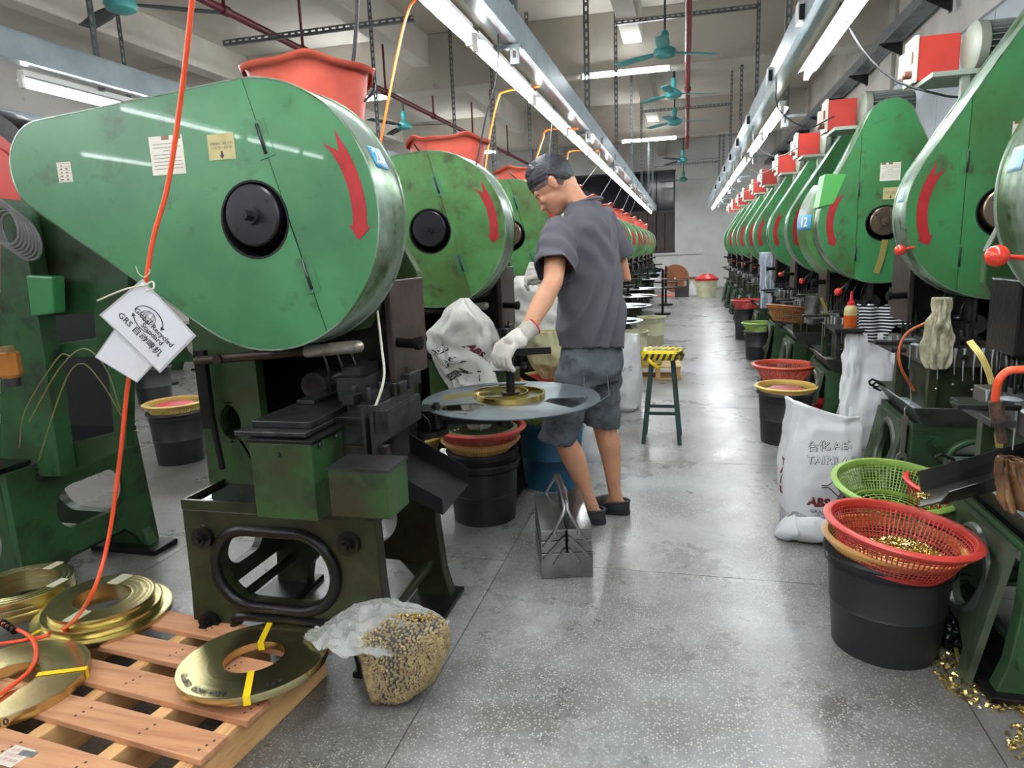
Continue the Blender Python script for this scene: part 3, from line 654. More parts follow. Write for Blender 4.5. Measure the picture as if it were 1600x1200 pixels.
def right_lower(t, near=False):
    base(t, LEGG if not near else BASEG, right=True)
    # panel towards the aisle with a tall rounded opening and flaring feet
    for ch in t.children:
        if ch.name.split('.')[0] in ('base_frame','rear_panel','drip_tray','oil_pool','tie_bar'):
            ch.scale = (1,1,.82)
    x0 = .285; m = M()
    out = [(.05,.0),(.11,0),(.13,.07),(.20,.11),(.32,.11),(.39,.07),(.41,0),(.47,0),(.47,.415),(.05,.415)]
    hole = [(p[1], p[0]) for p in oval(.15,.37,.17,.35)]
    m.prism(out, [hole], x0, x0+.02, ax='x'); m.v = [(x+max(0,.28-z)*.28, y, z) for x, y, z in m.v]
    pn = obj('aisle_panel', m, mat('panel_worn_green', sr(84,94,78), .42, .2, sr(52,72,46), 5, .42, .62, .04, 20, sr(56,54,44), 10, .55, .7), t)
    P = [(x0+.022+max(0,.28-p[0])*.28, p[1], p[0]) for p in oval(.135,.385,.155,.365,40)]
    obj('opening_lip', M().tube(P, .015, 8, closed=True), mat('lip_grey', sr(84,90,82), .35, .4), pn)
    # oil pan with sloping sides
    def q(x0,x1,y0,y1,z): return [(x0,y0,z),(x1,y0,z),(x1,y1,z),(x0,y1,z)]
    a = q(-.36,.235,.0,.5,.425); b = q(-.38,.30,-.06,.56,.52)
    m = M(); m.add(a+b, [(0,1,5,4),(1,2,6,5),(2,3,7,6),(3,0,4,7),(0,1,2,3)])
    pan = obj('coolant_pan', m, mat('pan_grey', sr(92,96,90), .4, .3, sr(58,66,50), 5, .45, .65, .04, 30), t, solid=.006)
    for y in (.42, .50):
        obj('pan_handle', M().tube([(.31,y+.01,.53),(.33,y+.012,.54),(.34,y+.03,.525),(.33,y+.05,.505),(.30,y+.05,.49),(.28,y+.04,.505),(.295,y+.02,.525)], .006, 8, closed=True), STEEL, pan)
    obj('coolant', M().bx(-.34,.25,.01,.49,.445,.452), mat('milky_coolant', sr(190,200,206), .12), pan)
    bd = obj('die_bed', M().bx(-.05,.24,.0,.56,.69,.77), mat('bed_steel', sr(112,108,102), .32, .6, sr(82,74,66), 5, .45, .65), t, bev=.004)
    lg = M()
    for x in (-.03,.19):
        for y in (.02,.50): lg.bx(x, x+.035, y, y+.04, .44, .69)
    lg.bx(-.04,.17,.08,.48,.44,.69)
    obj('bed_leg', lg, mat('bed_leg_green', sr(70,84,56), .4, .2, sr(46,44,34), 8, .4, .6), t)
    cm = MATS['milky_coolant']; c = M()
    for i in range(9):
        x = -.045+.28*random.random(); y = .02+.5*random.random(); c.cyl((x,y,.770),(x,y,.7725),.02+.05*random.random(),n=12)
    for i in range(8):
        x = -.04+.034*i+.01*random.random(); L_ = .03+.12*random.random(); c.tube([(x,-.003,.775),(x,-.004,.76),(x+.002,-.004,.76-L_*.5),(x-.002,-.004,.76-L_)], [.008,.005,.003,.0015], 6)
        if i%2: c.sph((x,-.004,.74-L_-.02), .005, 8, 5)
    for i in range(5):
        y = .04+.10*i; L_ = .03+.12*random.random(); c.tube([(.243,y,.775),(.244,y,.76),(.244,y,.76-L_)], [.008,.004,.0015], 6)
    obj('coolant_drips', c, cm, bd, kind='stuff')
    d = M().bx(-.02,.20,.12,.44,.77,.79).bx(.0,.16,.16,.36,.79,.84).bx(.02,.12,.2,.32,.84,.87).bx(.08,.26,.04,.08,.80,.815).bx(.12,.16,.0,.10,.77,.82).cyl((.06,.1,.77),(.06,.1,.87),.012,n=10).cyl((-.0,.26,.86),(-.0,.26,1.0),.03,n=14)
    for i in range(8): d.cyl((-.02+.035*i,.10+.04*(i%3),.79),(-.02+.035*i,.10+.04*(i%3),.83+.01*(i%2)),.008,n=6)
    d.cyl((.26,.30,.73),(.285,.30,.73),.014,n=6).cyl((.10,-.012,.735),(.10,0,.735),.016,n=6).cyl((.18,-.012,.735),(.18,0,.735),.012,n=10)
    d.bx(.24,.40,.22,.27,.76,.775).bx(.30,.36,.10,.40,.74,.76)
    obj('die_set', d, STEEL, t, bev=.002)
    obj('bed_grate', M().bx(-.05,-.045,-.08,.0,.70,.96), MATS['bed_leg_green'], t)
def motor(t, dx=0):
    # switch box, motor with fins and bracket behind the guard
    m = M().bx(.09+dx,.26+dx,.38,.52,1.95,2.14); b = obj('switch_box', m, REDBOX, t, bev=.004)
    f = M().bx(.26+dx,.275+dx,.375,.525,1.945,2.145).bx(.275+dx,.30+dx,.46,.52,1.99,2.09); obj('switch_face', f, mat('cream_face', sr(216,208,192), .5, 0, sr(180,160,130), 12, .55, .7), b)
    obj('switch_knob', M().cyl((.275+dx,.41,1.985),(.305+dx,.41,1.985),.018,n=12).cyl((.305+dx,.41,1.975),(.312+dx,.41,1.975),.01,n=8).bx(.275+dx,.282+dx,.39,.42,2.03,2.08), mat('knob_brown', sr(110,70,60), .5), b, kind='stuff')
    mo = M().cyl((.05+dx,.29,2.05),(-.20+dx,.29,2.05),.085,n=28); mb = obj('motor', mo, mat('motor_dark', sr(60,66,64), .45, .3), t)
    fn = M()
    for i in range(26):
        a = 2*PI*i/26; fn.add([(dx+.04,.29+math.cos(a)*.08,2.05+math.sin(a)*.08),(dx+.04,.29+math.cos(a)*.102,2.05+math.sin(a)*.102),(dx-.19,.29+math.cos(a)*.102,2.05+math.sin(a)*.102),(dx-.19,.29+math.cos(a)*.08,2.05+math.sin(a)*.08)], [(0,1,2,3)])
    obj('cooling_fins', fn, mat('fin_grey', sr(140,146,142), .4, .4), mb, solid=.003)
    obj('motor_cap', M().lathe([(.100,.035),(.106,.04),(.106,.075),(.09,.09),(0,.092)], 28, (dx,.29,2.05), ax='x'), mat('cap_grey', sr(116,120,108), .45), mb)
    obj('motor_bracket', M().bx(-.12+dx,.25+dx,.19,.46,1.925,1.945).bx(-.12+dx,-.09+dx,.2,.5,1.6,1.93).bx(.10,.13,.21,.24,1.55,1.93), mat('bracket_green_grey', sr(150,160,146), .4, .3), t)
def press_right(tipx=-.16, tipz=2.05, near=False, straight=False):
    t = thing('punch_press', '', 'press', (1.16, 4.6, 0))
    guard(t, .37, 1.355, (tipx, tipz), .13, hub=(0,.0), seam=(1,0,.155), arrow=(30,-20) , green=GREENR, hubm=HUBB, notice=(-.01 if straight else -.05,.285), ycard=(-.02,.16), yellow=straight, arr_r=(.78,.89))
    upper_body(t, DGREEN, True, 1.5); right_lower(t, near); motor(t, 0.0 if not straight else .02)
    k = M().cyl((.10,.10,1.05),(.235,-.0,.94),.007,n=8); kb = obj('lever', k, STEEL, t); obj('lever_knob', M().sph((.24,-.003,.937),.024,18,12), REDK, kb)
    obj('back_plate_large', M().bx(-.62,-.44,.22,.26,.0,1.5), DGREEN, t)
    return t
# ---- left row
PITCH = 1.43
PL = press_left(); PL['label'] = 'nearest green press of the left row, plate 28 on its guard rim'; PL['group'] = 'green presses of the left row'
for k in range(1, 13):
    y = 1.70+PITCH*k; x = -1.15+(-.03 if k == 1 else 0)
    p = dup(PL, (x, y, 0), 0, '%s green press of the left row counting from the camera' % ORD[k])
    for ch in p.children:
        if k >= 2 and ch.name.startswith('flywheel_hub'):
            ch.data = ch.data.copy(); ch.data.materials[0] = HUBB if k == 2 else HUB
        if k >= 1 and ch.name.startswith(('guard_panel', 'guard_door')):
            if not MATS.get('x'+ch.name.split('.')[0]):
                md = ch.data.copy(); md.materials[0] = GREEN2; MATS['x'+ch.name.split('.')[0]] = md
            ch.data = MATS['x'+ch.name.split('.')[0]]
        if ch.name.startswith('check_label') or (ch.name.startswith('oiling_card') and k in (1,)) or (ch.name.startswith('notice_card') and k == 2):
            for g_ in list(ch.children): bpy.data.objects.remove(g_)
            bpy.data.objects.remove(ch)
number_plate(PL, .364, 1.369, .17, 24, '28')
# ---- right row (mirrored: aisle side towards -x)
FLIP[0] = -1
PR12 = press_right(0.0, 1.92, straight=True); PRA = press_right(-.20, 2.12); PRN = None
PR12.location = (1.16, 4.62, 0); PR12['label'] = 'right-row green press with the blue plate 12 on its rim'; PR12['group'] = 'green presses of the right row'
number_plate(PR12, .355, 1.355, .70, 3, '12', size=.075, w=.15, h=.085, slope=.125, sxt=2.3)
cq = [at(*q_, Y=4.615) for q_ in ((1289,272),(1323,272),(1303,318),(1279,324))]; obj('rim_cover', M().prism([(1.16-q_.x, q_.z) for q_ in cq], (), -.006, .18), mat('bright_green', sr(84,168,84), .4), PR12, bev=.002)
obj('rim_sleeve', M().grid(lambda u, v: ((.373+.045*v)*math.cos(math.radians(40-95*u)), .17+.36*v, 1.355+(.373+.045*v)*math.sin(math.radians(40-95*u))), 24, 2), GREEN2, PR12, solid=.004)
PRA.location = (1.27, 3.28, 0); PRA['label'] = 'right-row green press whose rim plate is bleached, knob lever and milky bed in view'; PRA['group'] = 'green presses of the right row'
number_plate(PRA, .37, 1.355, .17, 12, '13', faded=True)
for ch in [c_ for c_ in PRA.children if c_.name.startswith('lever')]:
    for g_ in list(ch.children): bpy.data.objects.remove(g_)
    bpy.data.objects.remove(ch)
o = dup(PRA, (1.16, 1.93, 0), 0, 'nearest press of the right row, cut off by the right edge')
for ch in o.children:
    if ch.name.startswith('number_plate'):
        for g_ in list(ch.children): bpy.data.objects.remove(g_)
for ch in [c_ for c_ in o.children if c_.name.startswith(('ram_plate','knob_shaft'))]: bpy.data.objects.remove(ch)
k = 0
for y in (6.0, 7.4, 8.8, 10.1, 11.6, 13.0, 14.4, 15.8):
    P__ = dup(PRA, (1.16+.012*(k%2), y, 0), 0, 'right-row green press, %s one beyond the press with plate 12' % ORD[k]); k += 1
    kb = obj('lever', M().cyl((.10,.10,1.05),(.235,-.0,.94),.007,n=8), STEEL, P__); obj('lever_knob', M().sph((.24,-.003,.937),.024,18,12), REDK, kb)
FLIP[0] = 1
# ---- orange buckets on the left presses
bk = bucket('orange_bucket', 'orange plastic bucket with wire handle on top of the nearest left press', (-1.155, 2.06, 1.53), .93, .5, 'orange buckets on the left presses')
for k in range(1, 12):
    dup(bk, (-1.20 if k == 1 else -1.13, 2.06+PITCH*k, 1.53), .5+.35*(k%3), 'orange bucket on top of the %s press of the left row' % ORD[k])
# ---- turntables
turntable('steel turntable with brass strip under the gloved hand', (-.655, 2.50, .692), 'decoiler turntables')
for k in (2, 3, 4, 5, 7, 9): turntable('steel turntable beside the %s press of the left row' % ORD[k-1], (-.66, 2.5+PITCH*k-.05, .70), 'decoiler turntables')
# ================================================================ bins, baskets, sacks
def rgb_mix(n): pass
def bin_(label, loc, r0, r1, h, mt=None, group=None, name='bin'):
    t = thing(name, label, 'bin', loc, random.random()*6, group); mt = mt or BLK
    obj('body', M().lathe([(0,.004),(r0,.004),(r0+.004,.0),(r0+(r1-r0)*.45,h*.45),(r0+(r1-r0)*.47+.003,h*.46),(r0+(r1-r0)*.49,h*.47),(r1-.004,h*.93),(r1-.004,h-.004),(r1-.010,h-.004),(r0-.006,.010),(0,.010)], 48), mt, t)
    obj('rim', M().lathe([(r1-.008,h-.006),(r1+.006,h-.004),(r1+.010,h-.014),(r1+.004,h-.022),(r1-.004,h-.020)], 48, closed=True).lathe([(r1-.002,h*.86),(r1+.004,h*.855),(r1-.002,h*.85)], 48), mt, t)
    return t
def basket(label, loc, r0, r1, h, mt, tilt=(0,0), group=None, rib=84, rings=11, cat='basket', rimr=.010):
    t = thing('basket', label, cat, loc, 0, group); t.rotation_euler = (tilt[0], tilt[1], random.random()*.3)
    m = M(); w_ = .0018
    R = lambda q: r0+(r1-r0)*q**.8
    for i in range(rib):
        a = 2*PI*i/rib; c, s_ = math.cos(a), math.sin(a); b_ = w_*1.1
        for q0, q1 in ((0,.33),(.33,.66),(.66,1)):
            a0, a1 = R(q0), R(q1); z0, z1 = h*q0, h*q1
            m.add([(a0*c-b_*s_, a0*s_+b_*c, z0), (a0*c+b_*s_, a0*s_-b_*c, z0), (a1*c+b_*s_, a1*s_-b_*c, z1), (a1*c-b_*s_, a1*s_+b_*c, z1),
                   ((a0-.002)*c-b_*s_, (a0-.002)*s_+b_*c, z0), ((a0-.002)*c+b_*s_, (a0-.002)*s_-b_*c, z0), ((a1-.002)*c+b_*s_, (a1-.002)*s_-b_*c, z1), ((a1-.002)*c-b_*s_, (a1-.002)*s_+b_*c, z1)],
                  [(0,1,2,3),(7,6,5,4),(0,3,7,4),(1,5,6,2)])
    for k in range(rings):
        q = k/rings; z = h*q; r_ = R(q)+.0006; th = .0016 if k%4 else .003
        m.lathe([(r_,z),(r_,z+th),(r_-.003,z+th),(r_-.003,z)], 60, closed=True)
    for k in range(6): m.lathe([(r0*(k+.6)/6.5,0),(r0*(k+.6)/6.5,.002),(r0*(k+.9)/6.5,.002),(r0*(k+.9)/6.5,0)], 40, closed=True)
    for i in range(24): a = 2*PI*i/24; m.tube([(0,0,.001),(r0*math.cos(a),r0*math.sin(a),.001)], .0018, 4)
    obj('lattice', m, mt, t, fix=False, kind='stuff')
    obj('rim', M().lathe([(r1-.004,h-.022),(r1+.001,h-.02),(r1+.003,h-.004),(r1+rimr+.004,h-.006),(r1+rimr+.008,h+.002),(r1+rimr,h+.008),(r1,h+.008),(r1-.005,h)], 60, closed=True), mt, t)
    obj('band', M().lathe([(r0+.001,.0),(r0+.003,.014),(r0-.001,.014),(r0-.002,.0)], 60, closed=True), mt, t)
    return t
RB = mat('red_basket', sr(190,62,52), .38, 0, sr(172,54,46), 6, .5, .7, sss=.1); OB = mat('orange_basket', sr(204,84,60), .4, 0, sr(180,70,50), 6, .5, .7, sss=.1)
GB = mat('green_basket', sr(136,168,76), .4, 0, sr(110,146,60), 6, .5, .7, sss=.1); YB = mat('tan_basket', sr(196,150,84), .4, 0, sr(168,124,64), 6, .5, .7, sss=.1)
YB2 = mat('yellow_basket', sr(206,178,92), .4, 0, sr(180,150,76), 8, .5, .7); BLUEB = mat('blue_bin', sr(28,84,112), .45, 0, sr(22,66,92), 5, .45, .7)
CREAM = mat('cream_bin', sr(206,202,168), .5, 0, sr(184,176,136), 6, .5, .7); REDB = mat('red_plastic', sr(186,34,38), .38)
WOVEN = mat('woven_sack', sr(228,230,232), .55, 0, sr(212,214,218), 6, .45, .7, .25, 14)
WOVEN2 = mat('dirty_woven_sack', sr(214,214,208), .55, 0, sr(180,176,160), 7, .5, .75, .35, 14, sr(150,140,116), 12, .62, .8)
SINK = mat('sack_ink', sr(64,58,60), .6); SRED = mat('sack_red_ink', sr(110,36,44), .6); SGREY = mat('sack_grey_band', sr(160,162,166), .6, 0, sr(190,190,194), 22, .45, .6)
CHIPS = mat('brass_chips', sr(214,190,110), .25, 1, sr(236,220,170), 30, .4, .7)
def chip_heap(name, label, loc, r, h, n, group=None, sz=.005, cat='brass parts', fn=None):
    m = M()
    for i in range(n):
        a = 2*PI*random.random(); q = math.sqrt(random.random()); x, y = r*q*math.cos(a), r*q*math.sin(a)
        z = h*(1-q*q)*.9+random.random()*.003 if fn is None else fn(x, y)
        mt_ = Matrix.Rotation(random.random()*6, 4, (random.random(), random.random(), random.random()))
        s_ = sz*(.6+.7*random.random()); P = [mt_ @ Vector(p) for p in ((-s_,-s_*.6,0),(s_,-s_*.6,0),(s_,s_*.6,.001),(-s_,s_*.6,0),(0,0,s_*.5))]
        m.add([(p.x+x, p.y+y, p.z+z) for p in P], [(0,1,4),(1,2,4),(2,3,4),(3,0,4),(3,2,1,0)])
    if fn is None: m.lathe([(r,0),(r*.7,h*.4),(r*.3,h*.78),(0,h*.86)], 24)
    o = obj(name, m, CHIPS, fix=False, label=label, cat=cat, kind='stuff', group=group); o.location = Vector(loc)+o.location; return o
def sackf(H_, prof, seed, exp=.55, wr=.012, lean=(0,0)):
    """prof: (height fraction, half width, half depth); returns surface function of angle u and height v"""
    hs = [p[0] for p in prof]; ws = [p[1] for p in prof]; ds = [p[2] for p in prof]
    A_ = np.linspace(0, 2*PI, 721); wm, dm = float(np.mean(ws)), float(np.mean(ds))
    X_ = wm*np.sign(np.cos(A_))*np.abs(np.cos(A_))**exp; Y_ = dm*np.sign(np.sin(A_))*np.abs(np.sin(A_))**.8
    S_ = np.concatenate([[0], np.cumsum(np.hypot(np.diff(X_), np.diff(Y_)))]); S_ = S_/S_[-1]
    def f(u, v, o=0.0):
        a = float(np.interp(u % 1.0, S_, A_)); w_ = float(np.interp(v, hs, ws)); d_ = float(np.interp(v, hs, ds)); c, s_ = math.cos(a), math.sin(a)
        x = w_*math.copysign(abs(c)**exp, c); y = d_*math.copysign(abs(s_)**.8, s_)
        n_ = mnoise.noise(Vector((c*2.2+seed, s_*2.2, v*3.2)))+.5*mnoise.noise(Vector((c*5+seed, s_*5, v*8)))
        rd = abs(mnoise.noise(Vector((c*3+seed*2, s_*3+v*2, v*5))))
        n_ = n_*wr-rd*wr*1.1; L_ = math.hypot(c, s_)
        return (x+(n_+o)*c/L_+lean[0]*v, y+(n_+o)*s_/L_+lean[1]*v, H_*v)
    return f
def sack(name, label, loc, rot, H_, prof, seed, mt=None, openmouth=True, group=None, wr=.012, lean=(0,0), exp=.55, mouth=None, cat='sack', bottom=True):
    t = thing(name, label, cat, loc, rot, group); f = sackf(H_, prof, seed, exp, wr, lean); m = M()
    def g_(u, v):
        p = f(u, v)
        if mouth and v > .8: q = (v-.8)/.2; p = (p[0], p[1], p[2]+mouth(2*PI*u)*q)
        return p
    m.grid(g_, 72, 40, cu=True)
    if bottom: m.add([f(i/72, 0) for i in range(72)], [tuple(range(72))])
    if not openmouth: m.add([g_(i/72, 1) for i in range(72)], [tuple(range(72))])
    b_ = obj('bag_body', m, mt or WOVEN, t, solid=.002 if openmouth else 0, fix=True); return t, f, b_
def sacktext(par, f, txt, size, u0, v0, H_, W_, mt, name='print', outline=False, off=.0022, ang=0, bold=.0):
    """print on the sack: x runs round the sack (u), y up (v). W_ = metres of girth per unit u"""
    ca, sa = math.cos(ang), math.sin(ang)
    def mp(o): return lambda x, y: f(u0+(x*ca-y*sa)/W_, v0+(x*sa+y*ca)/H_, o)
    if outline:
        q = M()
        for k_ in range(4): addtext(q, txt, size, lambda x, y: mp(off)(x+.0011*k_, y-.0011*k_))
        addtext(q, txt, size, lambda x, y: mp(off)(x-.0008, y+.0008)); obj(name, q, SINK, par, fix=False)
        q = M(); addtext(q, txt, size, mp(off*1.8), off=0); obj(name, q, mt, par)
    else: q = M(); addtext(q, txt, size, mp(off), off=bold); obj(name, q, mt, par)
BINS_G = 'black round bins'
# -- right front
bin_('large black bin at the right front under tan and red baskets', (.615, 2.165, 0), .145, .178, .325)
o = basket('tan basket rim sandwiched between the front black bin and the red basket', (.615, 2.15, .265), .135, .182, .085, YB, (0,.05))
o = basket('large red basket with brass parts on the front right bin', (.615, 2.12, .290), .135, .193, .115, RB, (.02,.12), rimr=.014)
chip_heap('brass_parts', 'heap of stamped brass parts inside the front red basket', (.632, 2.115, .312), .122, .05, 1500)
bin_('black bin standing behind the front right bin under the green basket', (.72, 2.56, 0), .135, .165, .32)
basket('bright green basket on the second right bin', (.715, 2.53, .305), .125, .188, .10, GB, (.15,0), rimr=.012)
basket('red crate-like basket wedged beside the nearest right press', (.90, 2.62, .22), .10, .13, .16, REDB, (.1,.1), rib=30, rings=4)
# -- right, second press
bin_('black bin with yellow-rimmed basket beside the white open sack', (.62, 4.50, 0), .135, .165, .335)
basket('yellow-rimmed basket holding red lid on the middle right bin', (.62, 4.50, .28), .135, .168, .08, YB2, rimr=.012)
obj('plastic_plate', M().lathe([(0,.03),(.10,.02),(.13,.0),(.128,-.004),(0,-.004)], 40, (.62,4.5,.325)), mat('dusty_red_lid', sr(160,60,70), .5), label='dusty red plate lying inside the yellow-rimmed basket', cat='plate')
bin_('black bin hidden below the orange basket by the right presses', (.68, 5.05, 0), .135, .165, .30)
basket('orange basket behind the yellow-rimmed one in the right row', (.675, 5.05, .29), .13, .195, .115, OB, rimr=.012)
bucket('red_bucket', 'small red bucket between the black bin and a press base on the right', (.80, 4.80, 0), .62, .3, mt=REDB)
# -- left, between the presses
bin_('lower one of the two nested black bins left of the man', (-.935, 2.99, 0), .145, .172, .30, group=BINS_G)
bin_('upper black bin nested inside another left of the man', (-.935, 2.99, .07), .135, .165, .28, group=BINS_G)
basket('tan basket rim under the red basket left of the man', (-.935, 2.97, .335), .13, .172, .06, YB)
basket('red basket catching the hanging sack spout left of the man', (-.93, 2.96, .37), .14, .195, .085, RB, rimr=.014)
basket('dark green basket nested in the red basket left of the man', (-.93, 2.97, .385), .12, .155, .06, mat('dark_green_basket', sr(84,104,70), .45), rib=60)
bin_('blue bin behind the tool box beside the man', (-.70, 3.50, 0), .145, .178, .37, BLUEB)
basket('lower green basket on the blue bin', (-.70, 3.50, .32), .135, .182, .11, GB)
basket('upper green basket stacked on the blue bin, red basket inside', (-.70, 3.50, .46), .12, .17, .13, GB)
basket('red basket sitting inside the top green basket behind the turntable', (-.70, 3.50, .53), .11, .148, .055, RB, rib=60)
bin_('black bin with orange-rimmed basket seen under the nearest guard tip', (-3.20, 3.62, 0), .14, .17, .34)
basket('yellow basket with red inside on the bin behind the hanging cards', (-3.20, 3.62, .31), .135, .175, .075, YB2)
obj('plastic_plate', M().lathe([(0,.03),(.10,.02),(.13,.0),(.128,-.004),(0,-.004)], 40, (-3.20,3.62,.36)), REDB, label='red plate in the yellow basket behind the hanging cards', cat='plate')
bin_('black bin farther back behind the hanging cards', (-4.85, 5.25, 0), .14, .17, .34)
basket('gold scrap basket glimpsed between press and red basket', (-1.30, 3.02, .28), .10, .14, .10, YB2, rib=50)
chip_heap('brass_scrap', 'glittering brass scrap in the basket behind the swivel arm', (-1.30, 3.02, .36), .12, .05, 500, sz=.008)
# ---- sacks
pr = [(0,.13,.09),(.05,.150,.115),(.25,.165,.13),(.5,.163,.12),(.75,.150,.105),(.92,.145,.09),(1,.15,.085)]
W_ = .88
t, f, bb = sack('woven_sack', 'open white woven sack printed ABS beside the green basket', (.565, 3.03, 0), .05, .60, pr, 3, mouth=lambda a: -.035+.05*math.cos(a+2.6)-.03*math.sin(a)**2, exp=.6)
white = mat('sack_white_ink', sr(236,238,240), .6)
sacktext(bb, f, '台化 ABS', .046, .765, .70, .60, W_, white, outline=True, ang=.06); sacktext(bb, f, 'TAIRILAC', .046, .775, .60, .60, W_, white, outline=True, ang=-.02)
sacktext(bb, f, 'ABS', .048, .725, .30, .60, W_, SRED, bold=.003, ang=-.12); sacktext(bb, f, 'GRADE', .022, .728, .235, .60, W_, SINK, ang=-.12)
sacktext(bb, f, 'RESIN', .048, .92, .30, .60, W_, SRED, bold=.003); sacktext(bb, f, '淨 重', .018, .79, .13, .60, W_, SINK); sacktext(bb, f, 'T\nA\nI\nR', .04, .545, .45, .60, W_, SRED, bold=.003)
q = M()
def lg(x, y): return f(.83+x/W_, .42+y/.60, .0025)
a = [(-.085,.004),(-.06,.006),(-.035,.03),(-.01,.05),(.02,.055),(.05,.04),(.06,.02)]; P = [lg(x, y) for x, y, _ in bez([(p[0],p[1],0) for p in a], 6)]; q.tube(P, .0022, 5)
P = [lg(x, -y) for x, y, _ in bez([(p[0],p[1],0) for p in a], 6)]; q.tube(P, .0022, 5)
q.tube([lg(x, y) for x, y in ((-.02,.03),(-.03,0),(-.01,-.032),(.02,-.028))], .003, 5); q.tube([lg(x, y) for x, y in ((-.02,.03),(.01,.036),(.0,.01),(.02,.01),(-.005,-.01),(.015,-.012))], .003, 5)
obj('emblem', q, SINK, bb, kind='stuff')
m = M().grid(lambda u, v: f(.5+.499*u, .02+.19*v+.012*math.sin(u*30), .0012), 60, 8); obj('grey_band', m, SGREY, bb)
# folded corner of that sack lying on the floor
m = M()
def corner(u, v):
    a = 2*PI*v; w_ = .012+.05*min(1,u*3)**.6; n_ = mnoise.noise(Vector((u*4,math.cos(a)*1.5,math.sin(a)*1.5))); return (.385+.20*u+.02*n_, 2.95-.02*u+(w_*1.2+.02*n_)*math.cos(a), max(.003,w_*.95+(w_+.02*n_)*math.sin(a)))
m.grid(lambda u, v: corner(v, u), 28, 16, cu=True); m.add([corner(0, i/28) for i in range(28)], [tuple(range(28))])
m.v = [(x-.565, y-3.03, z) for x, y, z in m.v]; obj('folded_corner', m, WOVEN, t)
pr = [(0,.14,.04),(.06,.165,.07),(.3,.17,.075),(.6,.155,.06),(.9,.15,.04),(1,.14,.02)]
sack('white_sack', 'tall plain white sack standing against the striped cloth', (1.08, 4.40, 0), .05, .70, pr, 11, wr=.022, exp=.5, openmouth=False, lean=(.0,.02))
# striped cloth over a feeder arm
ST = bpy.data.materials.new('striped_cloth'); ST.use_nodes = True; nt = ST.node_tree; wv = nt.nodes.new('ShaderNodeTexWave'); wv.inputs['Scale'].default_value = 17; wv.bands_direction = 'Z'; wv.inputs['Distortion'].default_value = 1.2; wv.inputs['Detail'].default_value = 0; wv.inputs['Detail Scale'].default_value = .6
cr = nt.nodes.new('ShaderNodeValToRGB'); cr.color_ramp.interpolation = 'CONSTANT'; cr.color_ramp.elements[0].color = sr(24,28,40); cr.color_ramp.elements[1].position = .72; cr.color_ramp.elements[1].color = sr(225,225,225)
tc = nt.nodes.new('ShaderNodeTexCoord'); nt.links.new(tc.outputs['Object'], wv.inputs['Vector']); nt.links.new(wv.outputs['Fac'], cr.inputs[0]); nt.links.new(cr.outputs[0], nt.nodes['Principled BSDF'].inputs['Base Color']); nt.nodes['Principled BSDF'].inputs['Roughness'].default_value = .9
m = M()
def cl(u, v): x = 1.00+.30*u; s_ = (v-.5); y = 4.57+.06*math.copysign(abs(s_*2)**.5, s_)+.015*math.sin(u*19+v*3); z = .88-abs(s_)*2*(.16+.06*math.sin(u*6))-.04*u+.012*math.sin(u*23+v*5); return (x, y-.12, z)
m.grid(cl, 40, 26); obj('striped_cloth', m, ST, solid=.003, label='black and white striped cloth draped above the plain white sack', cat='cloth')
def bottle(label, loc, s_=1.0):
    t = thing('oil_bottle', label, 'bottle', loc)
    obj('body', M().lathe([(0,0),(.034*s_,0),(.037*s_,.01*s_),(.037*s_,.10*s_),(.030*s_,.125*s_),(.02*s_,.135*s_),(0,.135*s_)], 24), mat('cloudy_plastic', sr(206,190,130), .35, trans=.3), t)
    obj('oil_fill', M().lathe([(0,.002),(.0375*s_,.004),(.0378*s_,.075*s_),(0,.076*s_)], 24), mat('amber_oil', sr(190,84,30), .25, 0, sr(110,50,30), 4, .45, .55), t)
    obj('nozzle', M().lathe([(.021*s_,.13*s_),(.021*s_,.155*s_),(.012*s_,.16*s_),(.005*s_,.215*s_),(.003*s_,.22*s_),(0,.22*s_)], 20), REDB, t)
bottle('squeeze bottle of amber oil with red nozzle by the striped cloth', (.955, 4.42, .735))
obj('bottle_shelf', M().bx(.86,1.02,4.35,4.62,.715,.735).bx(.90,.92,4.50,4.53,.55,.715), STEEL, label='small steel shelf under the squeeze bottle', cat='shelf')
# left hanging sacks
def hang_sack(name, label, Yc, rows, seed, mt, depth=.07, cat='sack'):
    t = thing(name, label, cat, ((rows[-1][1]+rows[-1][2])/2, Yc, rows[-1][0])); L0 = t.location
    zs = [r_[0] for r_ in rows][::-1]; a_ = [r_[1] for r_ in rows][::-1]; b_ = [r_[2] for r_ in rows][::-1]
    def f(u, v, o=0.0):
        z = zs[0]+(zs[-1]-zs[0])*v; x0 = float(np.interp(z, zs, a_)); x1 = float(np.interp(z, zs, b_)); w_ = (x1-x0)/2; a = 2*PI*u; c, s_ = math.cos(a), math.sin(a)
        d_ = min(depth, w_*.8); n_ = .022*mnoise.noise(Vector((c*2+seed, s_*2, z*7)))+.014*mnoise.noise(Vector((c*5, s_*5+seed, z*16)))-.03*abs(mnoise.noise(Vector((c*3+z*4, seed+s_*2, z*8))))
        return ((x0+x1)/2+w_*math.copysign(abs(c)**.7, c)+(n_+o)*c-L0.x, (d_+n_+o)*s_, z-L0.z)
    m = M().grid(lambda u, v: f(u, v), 64, 44, cu=True); bb = obj('bag_body', m, mt, t, fix=True, solid=.0015); return t, f, bb, zs[-1]-zs[0]
t, f, bb, hh = hang_sack('hanging_sack', 'crumpled white woven sack hung over the red basket beside the left row', 2.98, [(1.055,-1.01,-.97),(1.02,-1.06,-.93),(.96,-1.12,-.86),(.90,-1.18,-.84),(.82,-1.18,-.815),(.74,-1.14,-.79),(.66,-1.09,-.775),(.60,-1.06,-.80),(.54,-1.02,-.85),(.44,-.985,-.895)], 5, WOVEN2)
